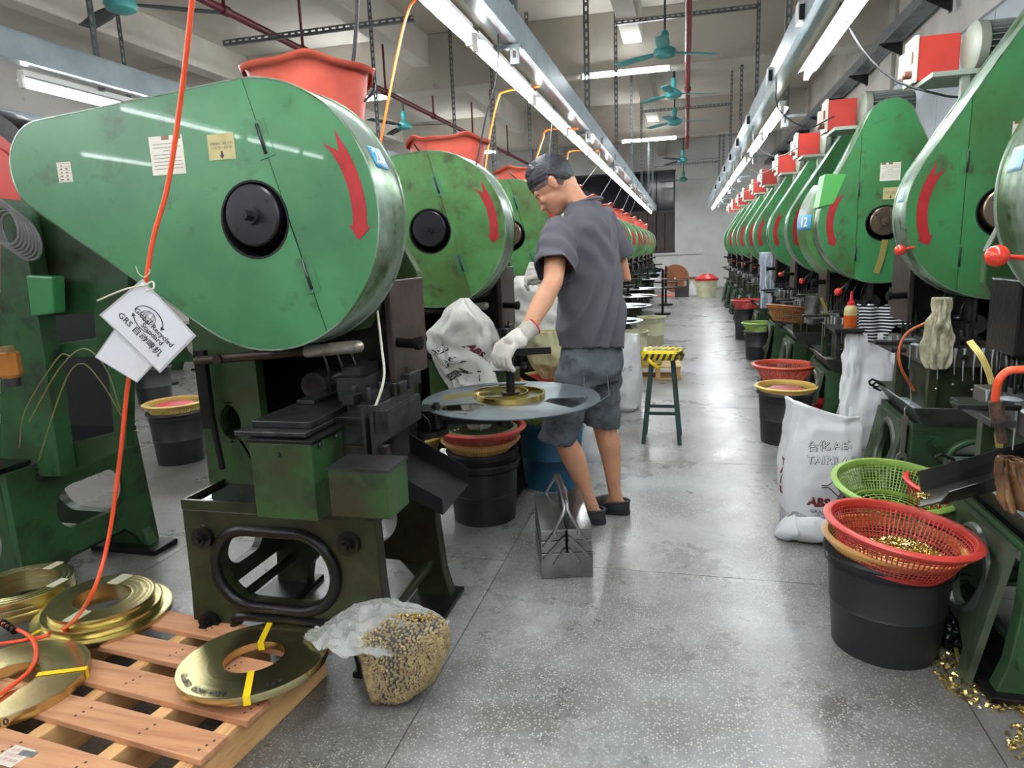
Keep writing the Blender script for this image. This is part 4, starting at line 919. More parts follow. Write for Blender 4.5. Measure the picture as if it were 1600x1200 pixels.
sacktext(bb, f, 'ABS', .045, .66, .62, hh, .62, white, outline=True, ang=.5); sacktext(bb, f, 'LAC', .04, .69, .53, hh, .62, white, outline=True, ang=.5); sacktext(bb, f, 'RESIN', .036, .68, .43, hh, .62, SINK, ang=.5, bold=.002); sacktext(bb, f, 'ABS', .036, .80, .62, hh, .62, SRED, ang=-1.0, bold=.002); sacktext(bb, f, 'GRADE', .018, .83, .56, hh, .62, SINK, ang=-1.0); sacktext(bb, f, 'ABS RESIN', .022, .70, .22, hh, .62, mat('faded_ink', sr(150,130,110), .7))
t, f, bb, hh = hang_sack('hanging_sack', 'second white sack hung behind the worker\'s forearm', 4.40, [(1.10,-1.08,-1.0),(1.02,-1.16,-.86),(.92,-1.22,-.72),(.84,-1.22,-.68),(.76,-1.16,-.68),(.70,-1.05,-.70)], 9, WOVEN2)
t, f, bb, hh = hang_sack('hanging_sack', 'yellowish sack hanging into the basket behind the turntable handle', 3.52, [(.84,-.84,-.60),(.78,-.85,-.58),(.70,-.82,-.60),(.63,-.77,-.64),(.58,-.74,-.66)], 14, mat('yellowed_sack', sr(206,202,160), .55, 0, sr(180,174,120), 8, .45, .7, .3, 14))
pr = [(0,.17,.11),(.05,.20,.14),(.3,.205,.15),(.6,.20,.14),(.9,.195,.10),(1,.19,.05)]
t, f, bb = sack('woven_sack', 'full white ABS sack standing behind the man beside the stool', (-.53, 5.32, 0), -.15, .60, pr, 21, openmouth=False, wr=.012)
sacktext(bb, f, '台化', .05, .78, .70, .60, 1.1, white, outline=True); sacktext(bb, f, 'TAIRILAC', .05, .80, .58, .60, 1.1, white, outline=True); sacktext(bb, f, 'ABS', .05, .775, .25, .60, 1.1, SINK, bold=.003); sacktext(bb, f, 'TAIRILAC', .05, .655, .35, .60, 1.1, SINK, ang=-PI/2, bold=.003)
pr = [(0,.12,.10),(.1,.14,.12),(.6,.12,.10),(1,.09,.03)]
sack('white_sack', 'white sack behind the man\'s bare calves', (-.53, 4.0, 0), .2, .62, pr, 31, openmouth=False, wr=.018)
# ---- far end of the aisle
bin_('tall cream bin at the left edge of the aisle, behind another', (-.40, 8.55, 0), .13, .165, .42, CREAM, 'cream bins by the left presses')
bin_('short cream bin in front of the tall cream one', (-.56, 7.75, 0), .13, .155, .34, CREAM, 'cream bins by the left presses')
def pallet(label, loc, rot, L_, W_, n, name='pallet', mt=None, rough=True, h=.115, bd=.075, bt=.016):
    t = thing(name, label, 'pallet', loc, rot); mt = mt or WOOD
    for i in range(n):
        y = -L_/2+bd/2+(L_-bd)*i/(n-1); j = .006*(random.random()-.5) if rough else 0
        obj('deck_board', M().bx(-W_/2+j,W_/2+j,y-bd/2,y+bd/2,h-bt,h), mt, t, bev=.002)
    for x in (-W_/2+.03, 0, W_/2-.03): obj('stringer', M().bx(x-.022,x+.022,-L_/2+.01,L_/2-.01,bt,h-bt), WOODS, t, bev=.002)
    for y in (-L_/2+.05, 0, L_/2-.05): obj('bottom_board', M().bx(-W_/2,W_/2,y-.04,y+.04,0,bt), mt, t, bev=.002)
    return t
WOOD = mat('pallet_wood', sr(206,152,112), .7, 0, sr(176,120,84), 5, .42, .68, .12, 40, sr(140,92,62), 18, .6, .75, stretch=(.35,6,3))
WOODS = mat('stringer_wood', sr(222,176,120), .75, 0, sr(186,138,90), 6, .45, .7, .12, 40, sr(90,66,46), 4, .62, .75, stretch=(6,.4,3))
WOODP = mat('pale_pallet_wood', sr(200,170,112), .7, 0, sr(170,136,84), 6, .42, .68)
pallet('small pale wooden pallet at the far side of the stool', (-.26, 6.75, 0), .05, .40, .44, 5, mt=WOODP, h=.13)
basket('yellow-green basket resting on the small far pallet', (-.36, 6.7, .13), .14, .17, .10, mat('olive_basket', sr(176,160,70), .5), rib=50)
bin_('white pail under the wooden crate near the far left presses', (-.45, 9.6, 0), .12, .14, .3, CREAM)
obj('wooden_disc', M().cyl((-.29,19.6,.39),(-.29,19.63,.39),.38,n=64).lathe([(.028,-.002),(.05,-.002),(.05,.0),(.028,.0)], 20, (-.29,19.598,.39), ax='y'), mat('plywood_brown', sr(150,92,58), .6, 0, sr(128,76,48), 3, .4, .7), label='big brown round board standing against the far wall', cat='board')
obj('disc_centre', M().cyl((-.29,19.59,.39),(-.29,19.60,.39),.03,n=6), WHITEP, label='pale nut at the centre of the round brown board', cat='nut')
m = M().bx(-.26,.08,17.7,17.98,0,.26); obj('steel_crate', m.bx(-.26,-.2,17.7,17.98,.26,.44).bx(.02,.08,17.7,17.98,.26,.44).bx(-.24,.06,17.75,17.95,.40,.42), mat('brown_steel', sr(66,56,56), .5, .3), label='dark steel stand in the aisle before the round board', cat='stand', bev=.006)
obj('sheet', M().bx(-.72,-.30,18.2,18.8,0,.004).bx(.0,.34,18.8,19.3,0,.004), mat('orange_sheet', sr(236,96,66), .6), label='orange sheet lying on the floor at the far end', cat='sheet', kind='stuff')
for (x, y, r_, h_, lab) in ((.50,17.6,.26,.46,'cream drum with red lid at the far end of the right row'),(.16,19.0,.22,.42,'second cream drum behind the red-lidded drum')):
    t = thing('drum', lab, 'drum', (x, y, 0)); obj('body', M().lathe([(0,0),(r_*.85,0),(r_*.93,h_*.5),(r_,h_),(0,h_)], 32), CREAM, t)
    if r_ > .25: obj('lid', M().lathe([(r_+.02,h_-.05),(r_+.03,h_),(r_*.9,h_+.03),(r_*.5,h_+.10),(r_*.48,h_+.05),(0,h_+.05)], 32), REDB, t)
    else: obj('lid', M().lathe([(r_+.01,h_-.03),(r_+.01,h_+.02),(0,h_+.02)], 32), mat('brown_lid', sr(110,70,56), .5), t)
sack('white_sack', 'pale folded sack leaning by the drums at the far wall', (.16, 18.5, 0), .5, .34, [(0,.12,.08),(.5,.1,.06),(1,.02,.02)], 44, openmouth=False)
# stands and machines at the far end
for (x, y, lab) in ((-.42,15.3,'dark post of the stock stand at the far end of the left row'),(-.42,13.2,'upright spindle of the far turntable stack')):
    obj('stock_post', M().cyl((x,y,0),(x,y,.85),.022,n=14).cyl((x,y,.5),(x,y,.51),.3,n=40).cyl((x,y,.0),(x,y,.03),.15,n=24), GRIME, label=lab, cat='stand')
# hanging basket, rag, levers on the right row
o = basket('orange-brown basket hung tilted from a feeder arm in the right row', (.83, 6.02, .60), .12, .185, .12, mat('rusty_basket', sr(170,112,56), .5, 0, sr(140,84,44), 8, .45, .65), (-.1,.15), rib=60, rings=8)
bin_('narrow black bin under a red funnel basket in the right row', (.78, 9.55, 0), .12, .15, .42)
basket('red funnel basket on the narrow black bin', (.78, 9.55, .40), .13, .18, .12, REDB, rib=50)
bin_('black bin below a green basket in the right row', (.78, 7.85, 0), .12, .15, .32); basket('green basket on a black bin in the right row', (.78, 7.85, .30), .12, .165, .10, GB, rib=50)
m = M().grid(lambda u, v: (.86+.26*u, 5.42+.012*math.sin(u*16+v*2)+.012*v, .86-.20*v-.02*math.sin(u*7)*v), 40, 14); obj('rag', m, mat('oily_rag', sr(126,128,124), .6, 0, sr(92,94,88), 14, .4, .65, .4, 60), solid=.003, label='grey oily rag hanging on a rod in the right row', cat='rag')
t, f, bb, hh = hang_sack('plastic_bag', 'small pale blue plastic bag above the grey rag', 5.40, [(1.06,.99,1.05),(1.02,.97,1.06),(.96,.98,1.07),(.90,.96,1.09),(.86,.98,1.08)], 51, mat('blue_white_bag', sr(200,210,222), .3), depth=.025, cat='bag')
obj('rag_rod', M().cyl((.80,5.44,.865),(1.3,5.44,.865),.007,n=8).cyl((1.29,5.44,0),(1.29,5.44,.87),.012,n=8), STEEL, label='thin steel rod holding the grey rag', cat='rod')
t, f, bb, hh = hang_sack('plastic_bag', 'tall clear plastic strip bag hanging in the middle of the right row', 8.5, [(1.15,.83,1.0),(.95,.84,1.0),(.7,.85,.99),(.5,.86,.98)], 57, mat('clear_blue_film', sr(206,214,226), .2, alpha=.6), depth=.03, cat='bag')
t, f, bb, hh = hang_sack('plastic_bag', 'yellowed plastic bag tied over the nozzle of the second right press', 3.20, [(1.00,1.005,1.075),(.96,1.0,1.08),(.88,.985,1.09),(.80,.98,1.095),(.72,.99,1.09),(.70,1.0,1.085)], 61, mat('yellowed_film', sr(196,190,166), .25, 0, sr(150,146,118), 14, .42, .65, .5, 25), depth=.03, cat='bag')
# tags and loose items: brass strips
PERF = mat('perforated_brass', sr(214,194,116), .45, .55)
def strip(label, pts, w_=.02, holes=True, name='brass_strip'):
    P = bez(pts, 8); m = M(); n = len(P)
    side = [(P[min(i+1,n-1)]-P[max(i-1,0)]).cross(Vector((0,1,0))).normalized()*w_/2 for i in range(n)]
    for k in range(4):       # four strands with gaps: punched strip
        a, b_ = -1+k*.5+.06, -1+(k+1)*.5-.06
        m.add([P[i]+side[i]*a for i in range(n)]+[P[i]+side[i]*b_ for i in range(n)], [(i,i+1,n+i+1,n+i) for i in range(n-1)])
    L_ = 0
    for i in range(n-1):
        d = (P[i+1]-P[i]); k = max(1, int(d.length/.007))
        for j in range(k):
            c = P[i]+d*(j/k); s_ = side[i]; e = d.normalized()*.002
            m.add([c-s_-e, c+s_-e, c+s_+e, c-s_+e], [(0,1,2,3)])
    return obj(name, m, PERF, label=label, cat='strip', solid=.0008, fix=False)
Yk = 4.60
strip('punched brass strip hanging on the guard of the press with plate 12', [at(1383,375,Y=4.606), at(1378,400,Y=4.606), at(1369,427,Y=4.606)], .036)
strip('curved punched brass strip arching down from the second right press die', [at(1515,533,Y=3.1), at(1535,560,Y=3.02), at(1550,600,Y=2.9), at(1556,650,Y=2.8), at(1562,700,Y=2.75)], .026)
strip('short pale brass strip by the squeeze bottle', [at(1283,465,Y=4.9), at(1289,480,Y=4.9), at(1294,500,Y=4.9)], .02)
strip('flat brass strip lying beside the front black bin', [at(1490,965,Z=.06), at(1494,1000,Z=.03), at(1503,1040,Z=.004)], .03)
strip('short brass strip leaning by the nearest right press foot', [at(1497,945,Z=.12), at(1508,970,Z=.08)], .03)
chip_heap('floor_scrap', 'brass scrap scattered on the floor by the nearest right press', (.86, 2.0, .001), .15, .0, 700, fn=lambda x, y: .002+.004*random.random(), cat='scrap', sz=.006)
chip_heap('floor_scrap', 'brass scrap strewn at the lower right corner of the floor', (.90, 1.72, .001), .12, .0, 350, fn=lambda x, y: .002+.004*random.random(), cat='scrap', sz=.006)
obj('floor_plate', M().hexa([tuple(at(1525,1035,Z=0)),tuple(at(1560,1105,Z=0)),tuple(at(1620,1100,Z=0)),tuple(at(1570,1030,Z=0))], [tuple(at(1525,1035,Z=0)+Vector((0,0,.012))),tuple(at(1560,1105,Z=0)+Vector((0,0,.012))),tuple(at(1620,1100,Z=0)+Vector((0,0,.012))),tuple(at(1570,1030,Z=0)+Vector((0,0,.012)))]), GRIME, label='black steel plate on the floor at the nearest right press', cat='plate')
t, f, bb = sack('black_bag', 'glossy black bag crumpled beside the front bin', (.83, 2.22, 0), 0, .12, [(0,.05,.08),(.3,.07,.10),(.8,.04,.06),(1,.01,.01)], 71, mat('black_film', sr(20,22,26), .25, bump=.4, bs=20), openmouth=False, cat='bag')
# chute of the nearest right press
ch = M(); p = [Vector((.67,2.11,.475)), Vector((.70,2.20,.49)), Vector((1.05,2.27,.59)), Vector((1.05,2.17,.575))]
ch.add([p[0], p[1], p[2], p[3]], [(0,1,2,3)]); ch.add([p[1], p[2], p[2]+Vector((0,.01,.065)), p[1]+Vector((-.01,.015,.06))], [(0,1,2,3)]); ch.add([p[0]+Vector((.05,.0,.01)), p[3], p[3]+Vector((0,-.01,.055)), p[0]+Vector((.07,-.01,.055))], [(0,1,2,3)])
obj('parts_chute', ch, mat('chute_black', sr(62,62,58), .35, .5, sr(40,42,38), 6, .45, .7), solid=.004, label='dark steel chute feeding parts into the front red basket', cat='chute')
chip_heap('chute_parts', 'brass parts at the lip of the dark chute', (.70, 2.17, .488), .022, .006, 60, cat='brass parts')
obj('lever_rod', M().cyl((.712,1.86,1.2),(.80,1.87,1.19),.006,n=8).sph((.712,1.86,1.2),.026,20,14), REDK, label='red ball knob of the nearest right press, at the right edge', cat='knob')
obj('lever_rod', M().cyl((.878,3.24,1.2),(.935,3.26,1.21),.006,n=8).sph((.878,3.24,1.2),.0225,20,14), REDK, label='red ball knob in front of the lower rim of the second right guard', cat='knob')
hz = bez([at(1600,577,Y=1.95), at(1575,580,Y=1.95), at(1560,596,Y=1.95), at(1555,625,Y=1.97)], 8)
obj('air_hose', M().tube(hz, .010, 10), ORANGE, label='short bent orange-red air hose at the right edge', cat='hose')
obj('air_valve', M().tube([at(1556,627,Y=1.97), at(1560,660,Y=1.97)], .017, 10).tube([at(1560,660,Y=1.97), at(1566,690,Y=1.98)], .012, 8), mat('rusty_valve', sr(120,84,62), .5, .4, sr(60,54,50), 20, .4, .6), label='rusty air valve at the end of the bent hose', cat='valve')
obj('air_hose', M().tube(bez([at(1445,505,Y=3.2), at(1418,520,Y=3.2), at(1405,545,Y=3.2), at(1408,575,Y=3.2), at(1428,610,Y=3.25)], 8), .006, 8), mat('brown_hose', sr(190,96,56), .5), label='brown coolant hose curving beside the yellowed bag', cat='hose')
wrn = M().prism([(p_[0], p_[1]) for p_ in [(-.008,-.075),(.008,-.075),(.010,.07),(.014,.085),(.008,.1),(-.008,.1),(-.014,.085),(-.010,.07)]], (), -.003, .003); wrn.prism([(-.008,-.07),(-.02,-.085),(-.024,-.105),(-.012,-.115),(-.008,-.098),(.008,-.098),(.012,-.115),(.022,-.1),(.016,-.08),(.008,-.07)], (), -.004, .004)
a_ = at(1411,690, Y=3.14); wrn.v = [(x+a_.x, y+a_.y, z*.95+a_.z+.02) for x, y, z in wrn.v]
wrn.tube(bez([(a_.x,a_.y,a_.z+.11),(a_.x+.004,a_.y+.02,a_.z+.145),(a_.x+.03,a_.y+.04,a_.z+.17),(a_.x+.05,a_.y+.14,a_.z+.24)], 6), .002, 5)
obj('wrench', wrn, mat('chrome', sr(190,190,186), .2, .9), label='chrome open-end wrench hanging from the second right press', cat='wrench')
t, f, bb, hh = hang_sack('plastic_bag', 'brown oily plastic bag of scrap hanging at the right edge', 1.98, [(.67,.80,.87),(.62,.80,.90),(.56,.81,.92),(.53,.83,.90)], 66, mat('brown_film', sr(130,96,66), .2, 0, sr(84,60,44), 12, .4, .65, .5, 30), depth=.03, cat='bag')
# ================================================================ foreground left: pallet, coils, hose, cards, bead bag, tool box, stool
th_ = math.atan2(-.12, .5)
pal = thing('pallet', 'wooden pallet with brass coils in the left foreground', 'pallet', (0,0,0), 0)
ux = Vector((1.0,-.105,0)).normalized(); uy = Vector((.105,1.0,0)).normalized()   # boards run along ux
c0 = Vector((-1.08, 1.20, 0))     # right near corner region (end of the third board)
def pb(x0, x1, y0, y1, z0, z1, name, mt, jit=0):
    b_ = [c0+ux*x+uy*y for x, y in ((x0,y0),(x1,y0),(x1,y1),(x0,y1))]
    m = M().hexa([(p.x,p.y,z0) for p in b_], [(p.x,p.y,z1) for p in b_]); return obj(name, m, mt, pal, bev=.002)
NAIL = mat('nail_dark', sr(60,44,36), .6)
for i, (y, xe, x0) in enumerate(((-.15,-.05,-.85),(0.0,0,-.85),(.142,.01,-.85),(.284,.02,-.85),(.426,.02,-.85))):
    bo = pb(x0, xe, y-.044, y+.044, .100, .118, 'deck_board', WOOD)
    nl = M()
    for xx in (-.03, -.22, -.44):
        for k in range(3): q = c0+ux*(xx+xe+.006*k)+uy*(y-.018+.018*k); nl.cyl((q.x,q.y,.1175),(q.x,q.y,.1186),.0035,n=8)
    obj('nail', nl, NAIL, bo, kind='stuff')
for x in (-.045, -.255, -.50, -.80): pb(x-.022, x+.022, -.24, .47, .0, .099, 'stringer', WOODS)
# metal clips
for (x, y, r_) in ((-.42,-.155,.6),(-.24,.426,.0)):
    q = c0+ux*x+uy*y; obj('metal_clip', M().bx(q.x-.022,q.x+.022,q.y-.008,q.y+.008,.118,.1195).bx(q.x-.015,q.x-.009,q.y-.004,q.y+.004,.1195,.1205).bx(q.x+.006,q.x+.012,q.y-.004,q.y+.004,.1195,.1205), GALV, pal)
q = at(22, 1180, Z=.1185); lab = obj('paper_label', M().hexa([(q.x-.04,q.y-.028,.118),(q.x+.03,q.y-.034,.118),(q.x+.04,q.y+.024,.118),(q.x-.03,q.y+.03,.118)], [(q.x-.04,q.y-.028,.1186),(q.x+.03,q.y-.034,.1186),(q.x+.04,q.y+.024,.1186),(q.x-.03,q.y+.03,.1186)]), PAPER, pal)
tx = M(); 
for k, s_ in enumerate(('包装合格', '检验员 03', '日期 08.26')): addtext(tx, s_, .012, lambda x, y, k=k: (q.x+x, q.y+.014-.015*k+y, .1190))
obj('print_line', tx, mat('red_print', sr(200,110,110), .6), lab)
# brass strip coils: flat rings with wound grooves
def coil(label, loc, r0, r1, h, tilt=(0,0), steps=None, group='brass strip coils on the pallet', straps=(), rot=0, wind=True):
    t = thing('brass_coil', label, 'coil', loc, rot, group); t.rotation_euler = (tilt[0], tilt[1], rot)
    steps = steps or [(r0, r1, 0, h)]
    for (a, b_, z0, z1) in steps:
        P = [(a, z0), (a, z1)]; n = 26 if wind else 3
        for k in range(1, n): P.append((a+(b_-a)*k/n, z1-.0006*(k%2)-.0004*random.random()))
        P += [(b_, z1), (b_+.0004, z1-.001), (b_+.0004, z0+.001), (b_, z0)]
        obj('winding', M().lathe(P, 96, closed=True), [BRASS, BRASSE][0], t)
    for a in straps:
        ca, sa = math.cos(a), math.sin(a); w_ = .009; z0, z1 = steps[0][2]-.002, max(s_[3] for s_ in steps)+.0015; ra, rb = r0-.002, r1+.002
        pts = [(ra,z0),(rb,z0),(rb,z1),(ra,z1)]; m = M()
        for k in range(4):
            (p0, p1) = pts[k], pts[(k+1)%4]
            m.add([(p0[0]*ca-w_*sa*s_, p0[0]*sa+w_*ca*s_, p0[1]) for s_ in (-1,1)]+[(p1[0]*ca-w_*sa*s_, p1[0]*sa+w_*ca*s_, p1[1]) for s_ in (1,-1)], [(0,1,2,3)])
        obj('strap', m, mat('yellow_strap', sr(240,206,30), .35), t, solid=.0012)
    return t
INKM = mat('marker_ink', sr(26,30,36), .7)
cc = coil('flat brass coil with two yellow straps at the right end of the pallet', (-1.175, 1.500, .133), .083, .203, .022, (-.05, -.03), straps=(-1.05, 1.95), wind=True)
tx = M(); R_ = .185
def arc(txt, r_, a0, sz):
    vs, fs = textmesh(txt, sz, align='LEFT'); tx.add([((r_+y)*math.sin(-(a0+x/r_))*-1, -(r_+y)*math.cos(a0+x/r_)*1, .0236) for x, y, z in vs], fs)
def arcb(txt, r_, a0, sz):
    vs, fs = textmesh(txt, sz, align='LEFT', off=.0006); tx.add([((r_-y)*math.cos(a0+x/r_), (r_-y)*math.sin(a0+x/r_), .0236) for x, y, z in vs], fs)
arcb('15 off 50   0.23H ×15.0', .180, -2.5, .022); arcb('9.5 K', .180, -.8, .022)
obj('marker_writing', tx, INKM, cc, kind='stuff')
cb = coil('stepped stack of brass coils in the middle of the left pallet edge', (-1.86, 1.665, .122), .095, .245, .02, (.0,.05), steps=[(.095,.205,0,.018),(.09,.175,.018,.042),(.085,.155,.042,.066)], straps=())
obj('strap_tail', M().bx(-.10,-.09,-.205,-.15,.018,.0195), MATS['yellow_strap'], cb)
tp = mat('clear_tape', sr(236,230,206), .15, alpha=.55)
for (a, r_) in ((1.9,.12),(-1.4,.12)): obj('tape', M().bx(r_*math.cos(a)-.02,r_*math.cos(a)+.02,r_*math.sin(a)-.035,r_*math.sin(a)+.035,.066,.0672), tp, cb)
ca_ = coil('thick tall brass coil at the far left edge of the pallet', (-2.22, 1.68, .118), .115, .165, .05, (0,0), steps=[(.115,.165,0,.028),(.11,.16,.028,.05),(.112,.16,.05,.078)])
for a in (.2, 1.6, 3.6): obj('tape', M().bx(.136*math.cos(a)-.016,.136*math.cos(a)+.016,.136*math.sin(a)-.03,.136*math.sin(a)+.03,.078,.0792), tp, ca_)
cd = coil('large brass coil at the bottom left corner with a yellow strap', (-1.80, 1.285, .121), .072, .192, .03, (0,.02), straps=(.45,))
tx = M(); vs, fs = textmesh('12 7H95 10', .026, align='LEFT', off=.0008); tx.add([(.1932*math.cos(-1.35+x/.193), .1932*math.sin(-1.35+x/.193), .015+y) for x, y, z in vs], fs); obj('marker_writing', tx, SINK, cd)
# orange air hoses
pts = [Vector((-.90,1.35,2.30)), Vector((-1.0,1.34,2.22)), at(302,-60,Y=1.35), at(300,0,Y=1.37), at(283,150,Y=1.42), at(262,290,Y=1.45), at(240,370,Y=1.46), at(228,440,Y=1.46), at(215,520,Y=1.47), at(200,600,Y=1.48), at(187,720,Y=1.5), at(168,850,Y=1.48), at(140,935,Y=1.42), at(95,985,Z=.155), at(20,1003,Z=.157), at(-60,1012,Z=.155)]
obj('air_hose', M().tube(bez(pts, 8), .0058, 10), ORANGE, label='long orange air hose hanging past the nearest guard down to the pallet', cat='hose')
pts = [at(-40,950,Z=.17), at(5,975,Z=.165), at(40,990,Z=.16), at(56,1010,Z=.158), at(48,1045,Z=.157), at(0,1085,Z=.157), at(-50,1115,Z=.157)]
obj('air_hose', M().tube(bez(pts, 10), .0058, 10), ORANGE, label='orange hose loop with a clamp lying on the bottom left coil', cat='hose')
cl_ = M(); p0, p1 = at(3,972,Z=.166), at(20,984,Z=.162)
for k in range(4): q = p0+(p1-p0)*(k/3); cl_.cyl(q, q+(p1-p0)*.16, .011, n=14)
obj('hose_clamp', cl_, GRIME, label='ribbed black hose clamp at the left edge over the coils', cat='clamp')
# hanging cards
def card(label, quad, Y, lines=False, th=.0015):
    q = [at(x, y, Y=Y) for x, y in quad]; c = sum(q, Vector())/4; t = thing('hanging_card', label, 'card', c)
    e = [(p-c)*.975-Vector((0,.001,0)) for p in q]; b_ = Vector((0,th,0))
    obj('laminate', M().hexa([p-c for p in q], [p-c+b_ for p in q]), mat('laminate', sr(190,190,190), .12), t)
    obj('paper', M().hexa([p for p in [(r_-c)*.94-Vector((0,.0008,0)) for r_ in q]], [(r_-c)*.94-Vector((0,.0002,0)) for r_ in q]), mat('card_paper', sr(226,226,232), .3, 0, sr(206,200,190), 6, .62, .8), t)
    return t, q, c
card('smaller blank laminated card behind the printed one', ((148,558),(180,512),(243,567),(214,598)), 1.452)
t, q, c = card('laminated card printed with a recycling logo and GRS, tied to the hose', ((155,492),(222,436),(306,525),(250,583)), 1.44)
ex = ((q[2]-q[1])+(q[3]-q[0])).normalized(); ey = ((q[1]-q[0])+(q[2]-q[3])).normalized(); tx = M()
def cp(x0, y0): return lambda x, y: Vector((0,-.0016,0))+ex*(x+x0)+ey*(y+y0)
addtext(tx, 'Global Recycled', .021, cp(.012,.008), off=.0003, align='CENTER'); addtext(tx, 'Standard', .021, cp(.022,-.010), off=.0003); addtext(tx, 'GRS 自动啤机', .025, cp(.0,-.037), off=.0003)
for (a0, a1) in ((20, 195), (215, 330)):
    P = [Vector((0,-.0018,0))+ex*(-.012+.044*math.cos(math.radians(a)))+ey*(.012+.034*math.sin(math.radians(a))) for a in range(a0, a1, 8)]; tx.tube(P, .0011, 4)
    p0 = P[0]; tx.add([p0-ex*.006+ey*.003, p0+ex*.006+ey*.003, p0-ey*.009], [(0,1,2)])
for k in range(3): tx.tube([Vector((0,-.0018,0))+ex*(-.016+.022*math.cos(a/10)*(1-.33*k))+ey*(.018+.018*math.sin(a/10)) for a in range(0,63,5)], .0005, 4, closed=True)
tx.tube([Vector((0,-.0018,0))+ex*(-.036+.04*k)+ey*.018 for k in (0,1)], .0005, 4)
obj('card_print', tx, INK, t, kind='stuff')
obj('cable_tie', M().tube(bez([at(152,470,Y=1.43)-c, at(195,452,Y=1.43)-c, at(225,446,Y=1.43)-c, at(238,440,Y=1.44)-c, at(240,450,Y=1.43)-c, at(228,455,Y=1.43)-c], 5), .0022, 6).tube(bez([at(212,416,Y=1.43)-c, at(217,428,Y=1.43)-c, at(226,433,Y=1.43)-c, at(234,425,Y=1.44)-c, at(233,420,Y=1.44)-c], 5), .0012, 6), mat('tie_cream', sr(206,200,180), .5), t, kind='stuff')
# bead bag
bt = thing('bead_bag', 'clear plastic bag full of small brass beads on the floor by the pallet', 'bag', (-.79, 1.625, 0)); L0 = Vector(bt.location)
# outline of the bag seen from the front, as (x0, x1) per height, in its own frame
zs = [0,.015,.04,.08,.12,.16,.20,.235,.26]; XA = [-.085,-.09,-.092,-.10,-.108,-.12,-.122,-.05,.0]; XB = [-.05,.03,.08,.12,.14,.15,.15,.14,.115]; DD = [.045,.07,.085,.09,.09,.09,.085,.07,.03]
def bagf(u, v, o=0.0):
    z = .26*v; a = float(np.interp(z, zs, XA)); b_ = float(np.interp(z, zs, XB)); d_ = float(np.interp(z, zs, DD)); t_ = 2*PI*u; c_, s_ = math.cos(t_), math.sin(t_)
    n_ = .008*mnoise.noise(Vector((c_*2, s_*2, z*12)))
    return ((a+b_)/2+((b_-a)/2+n_+o)*math.copysign(abs(c_)**.8, c_), (d_+n_+o)*math.copysign(abs(s_)**.9, s_), z+.0)
bd = M(); ico = M().sph((0,0,0), 1, 6, 4); vs_, fs_ = ico.v, ico.f
BP = []
for j in range(34):
    v = .015+j*.026
    if v > .88: break
    q0 = [bagf(i/60, v) for i in range(61)]; Lc = sum(math.dist(q0[i], q0[i+1]) for i in range(60)); nb = int(Lc/.0076)
    for i in range(nb): BP.append(((i+.5*(j%2)+.8*random.random())/nb, v+.016*random.random(), -.004, 1))
for j in range(1, 9):
    for i in range(int(6.5*j)): BP.append(((i+random.random()*1.2)/int(6.5*j), .87, None, (j+random.random()*.8-.4)/9))
for (u, v, o_, k_) in BP:
    p = bagf(u, v, -.004); r_ = .0041*(.85+.3*random.random())
    if o_ is None: q_ = (.045, 0, .262*.87+.012); p = (q_[0]+(p[0]-q_[0])*k_, p[1]*k_, p[2]+.018*(1-k_*k_)+.003*random.random())
    if True: bd.add([(p[0]+x*r_, p[1]+y*r_, p[2]+z*r_) for x, y, z in vs_], fs_, True)
bd.cur = 1; bd.grid(lambda u, v: bagf(u, v*.88, -.010), 40, 20, cu=True); bd.add([bagf(i/40, .88, -.010) for i in range(40)], [tuple(range(40))])  # inner core, coloured dark to paint the shade between the beads
o = obj('brass_beads', bd, [mat('bead_brass', sr(206,180,116), .3, .85, sr(170,140,82), 40, .4, .6), mat('bead_gap_shade', sr(40,28,12), .9)], fix=False, label='thousands of small brass beads filling the clear bag', cat='beads', kind='stuff', keep=True); o.location = L0
FILM = mat('clear_film', sr(232,234,232), .15, 0, bump=.6, bs=22, alpha=.10); FILM2 = mat('crumpled_film', sr(226,228,226), .22, 0, sr(200,202,196), 10, .4, .7, .9, 26, alpha=.36)
obj('bag_film', M().grid(lambda u, v: bagf(u, v, .003+.002*mnoise.noise(Vector((u*30,v*14,0)))), 72, 30, cu=True), FILM, bt, fix=False)
def flap(u, v):   # loose neck of the bag folded over to the left
    a = Vector((.135,.02,.225)); b_ = Vector((-.30,.03,.165)); p = a+(b_-a)*u
    wid = .03+.10*math.sin(PI*min(1,u*1.15+.06))**.8*(1-.25*u); zz = .075*math.sin(PI*min(1,u*1.05))-.01
    n_ = .018*mnoise.noise(Vector((u*8, v*7, 1)))-.016*abs(mnoise.noise(Vector((u*13+v*5, v*11, 3))))-.010*abs(mnoise.noise(Vector((u*26, v*24-u*8, 3))))
    return (p.x, p.y+.055-(v)*.19*(.5+.5*math.sin(PI*u)), p.z+zz*(1-.9*v*v)+n_-.05*v*(1-u)*.6)
obj('loose_film', M().grid(flap, 70, 34), FILM2, bt, fix=False, solid=.0008)
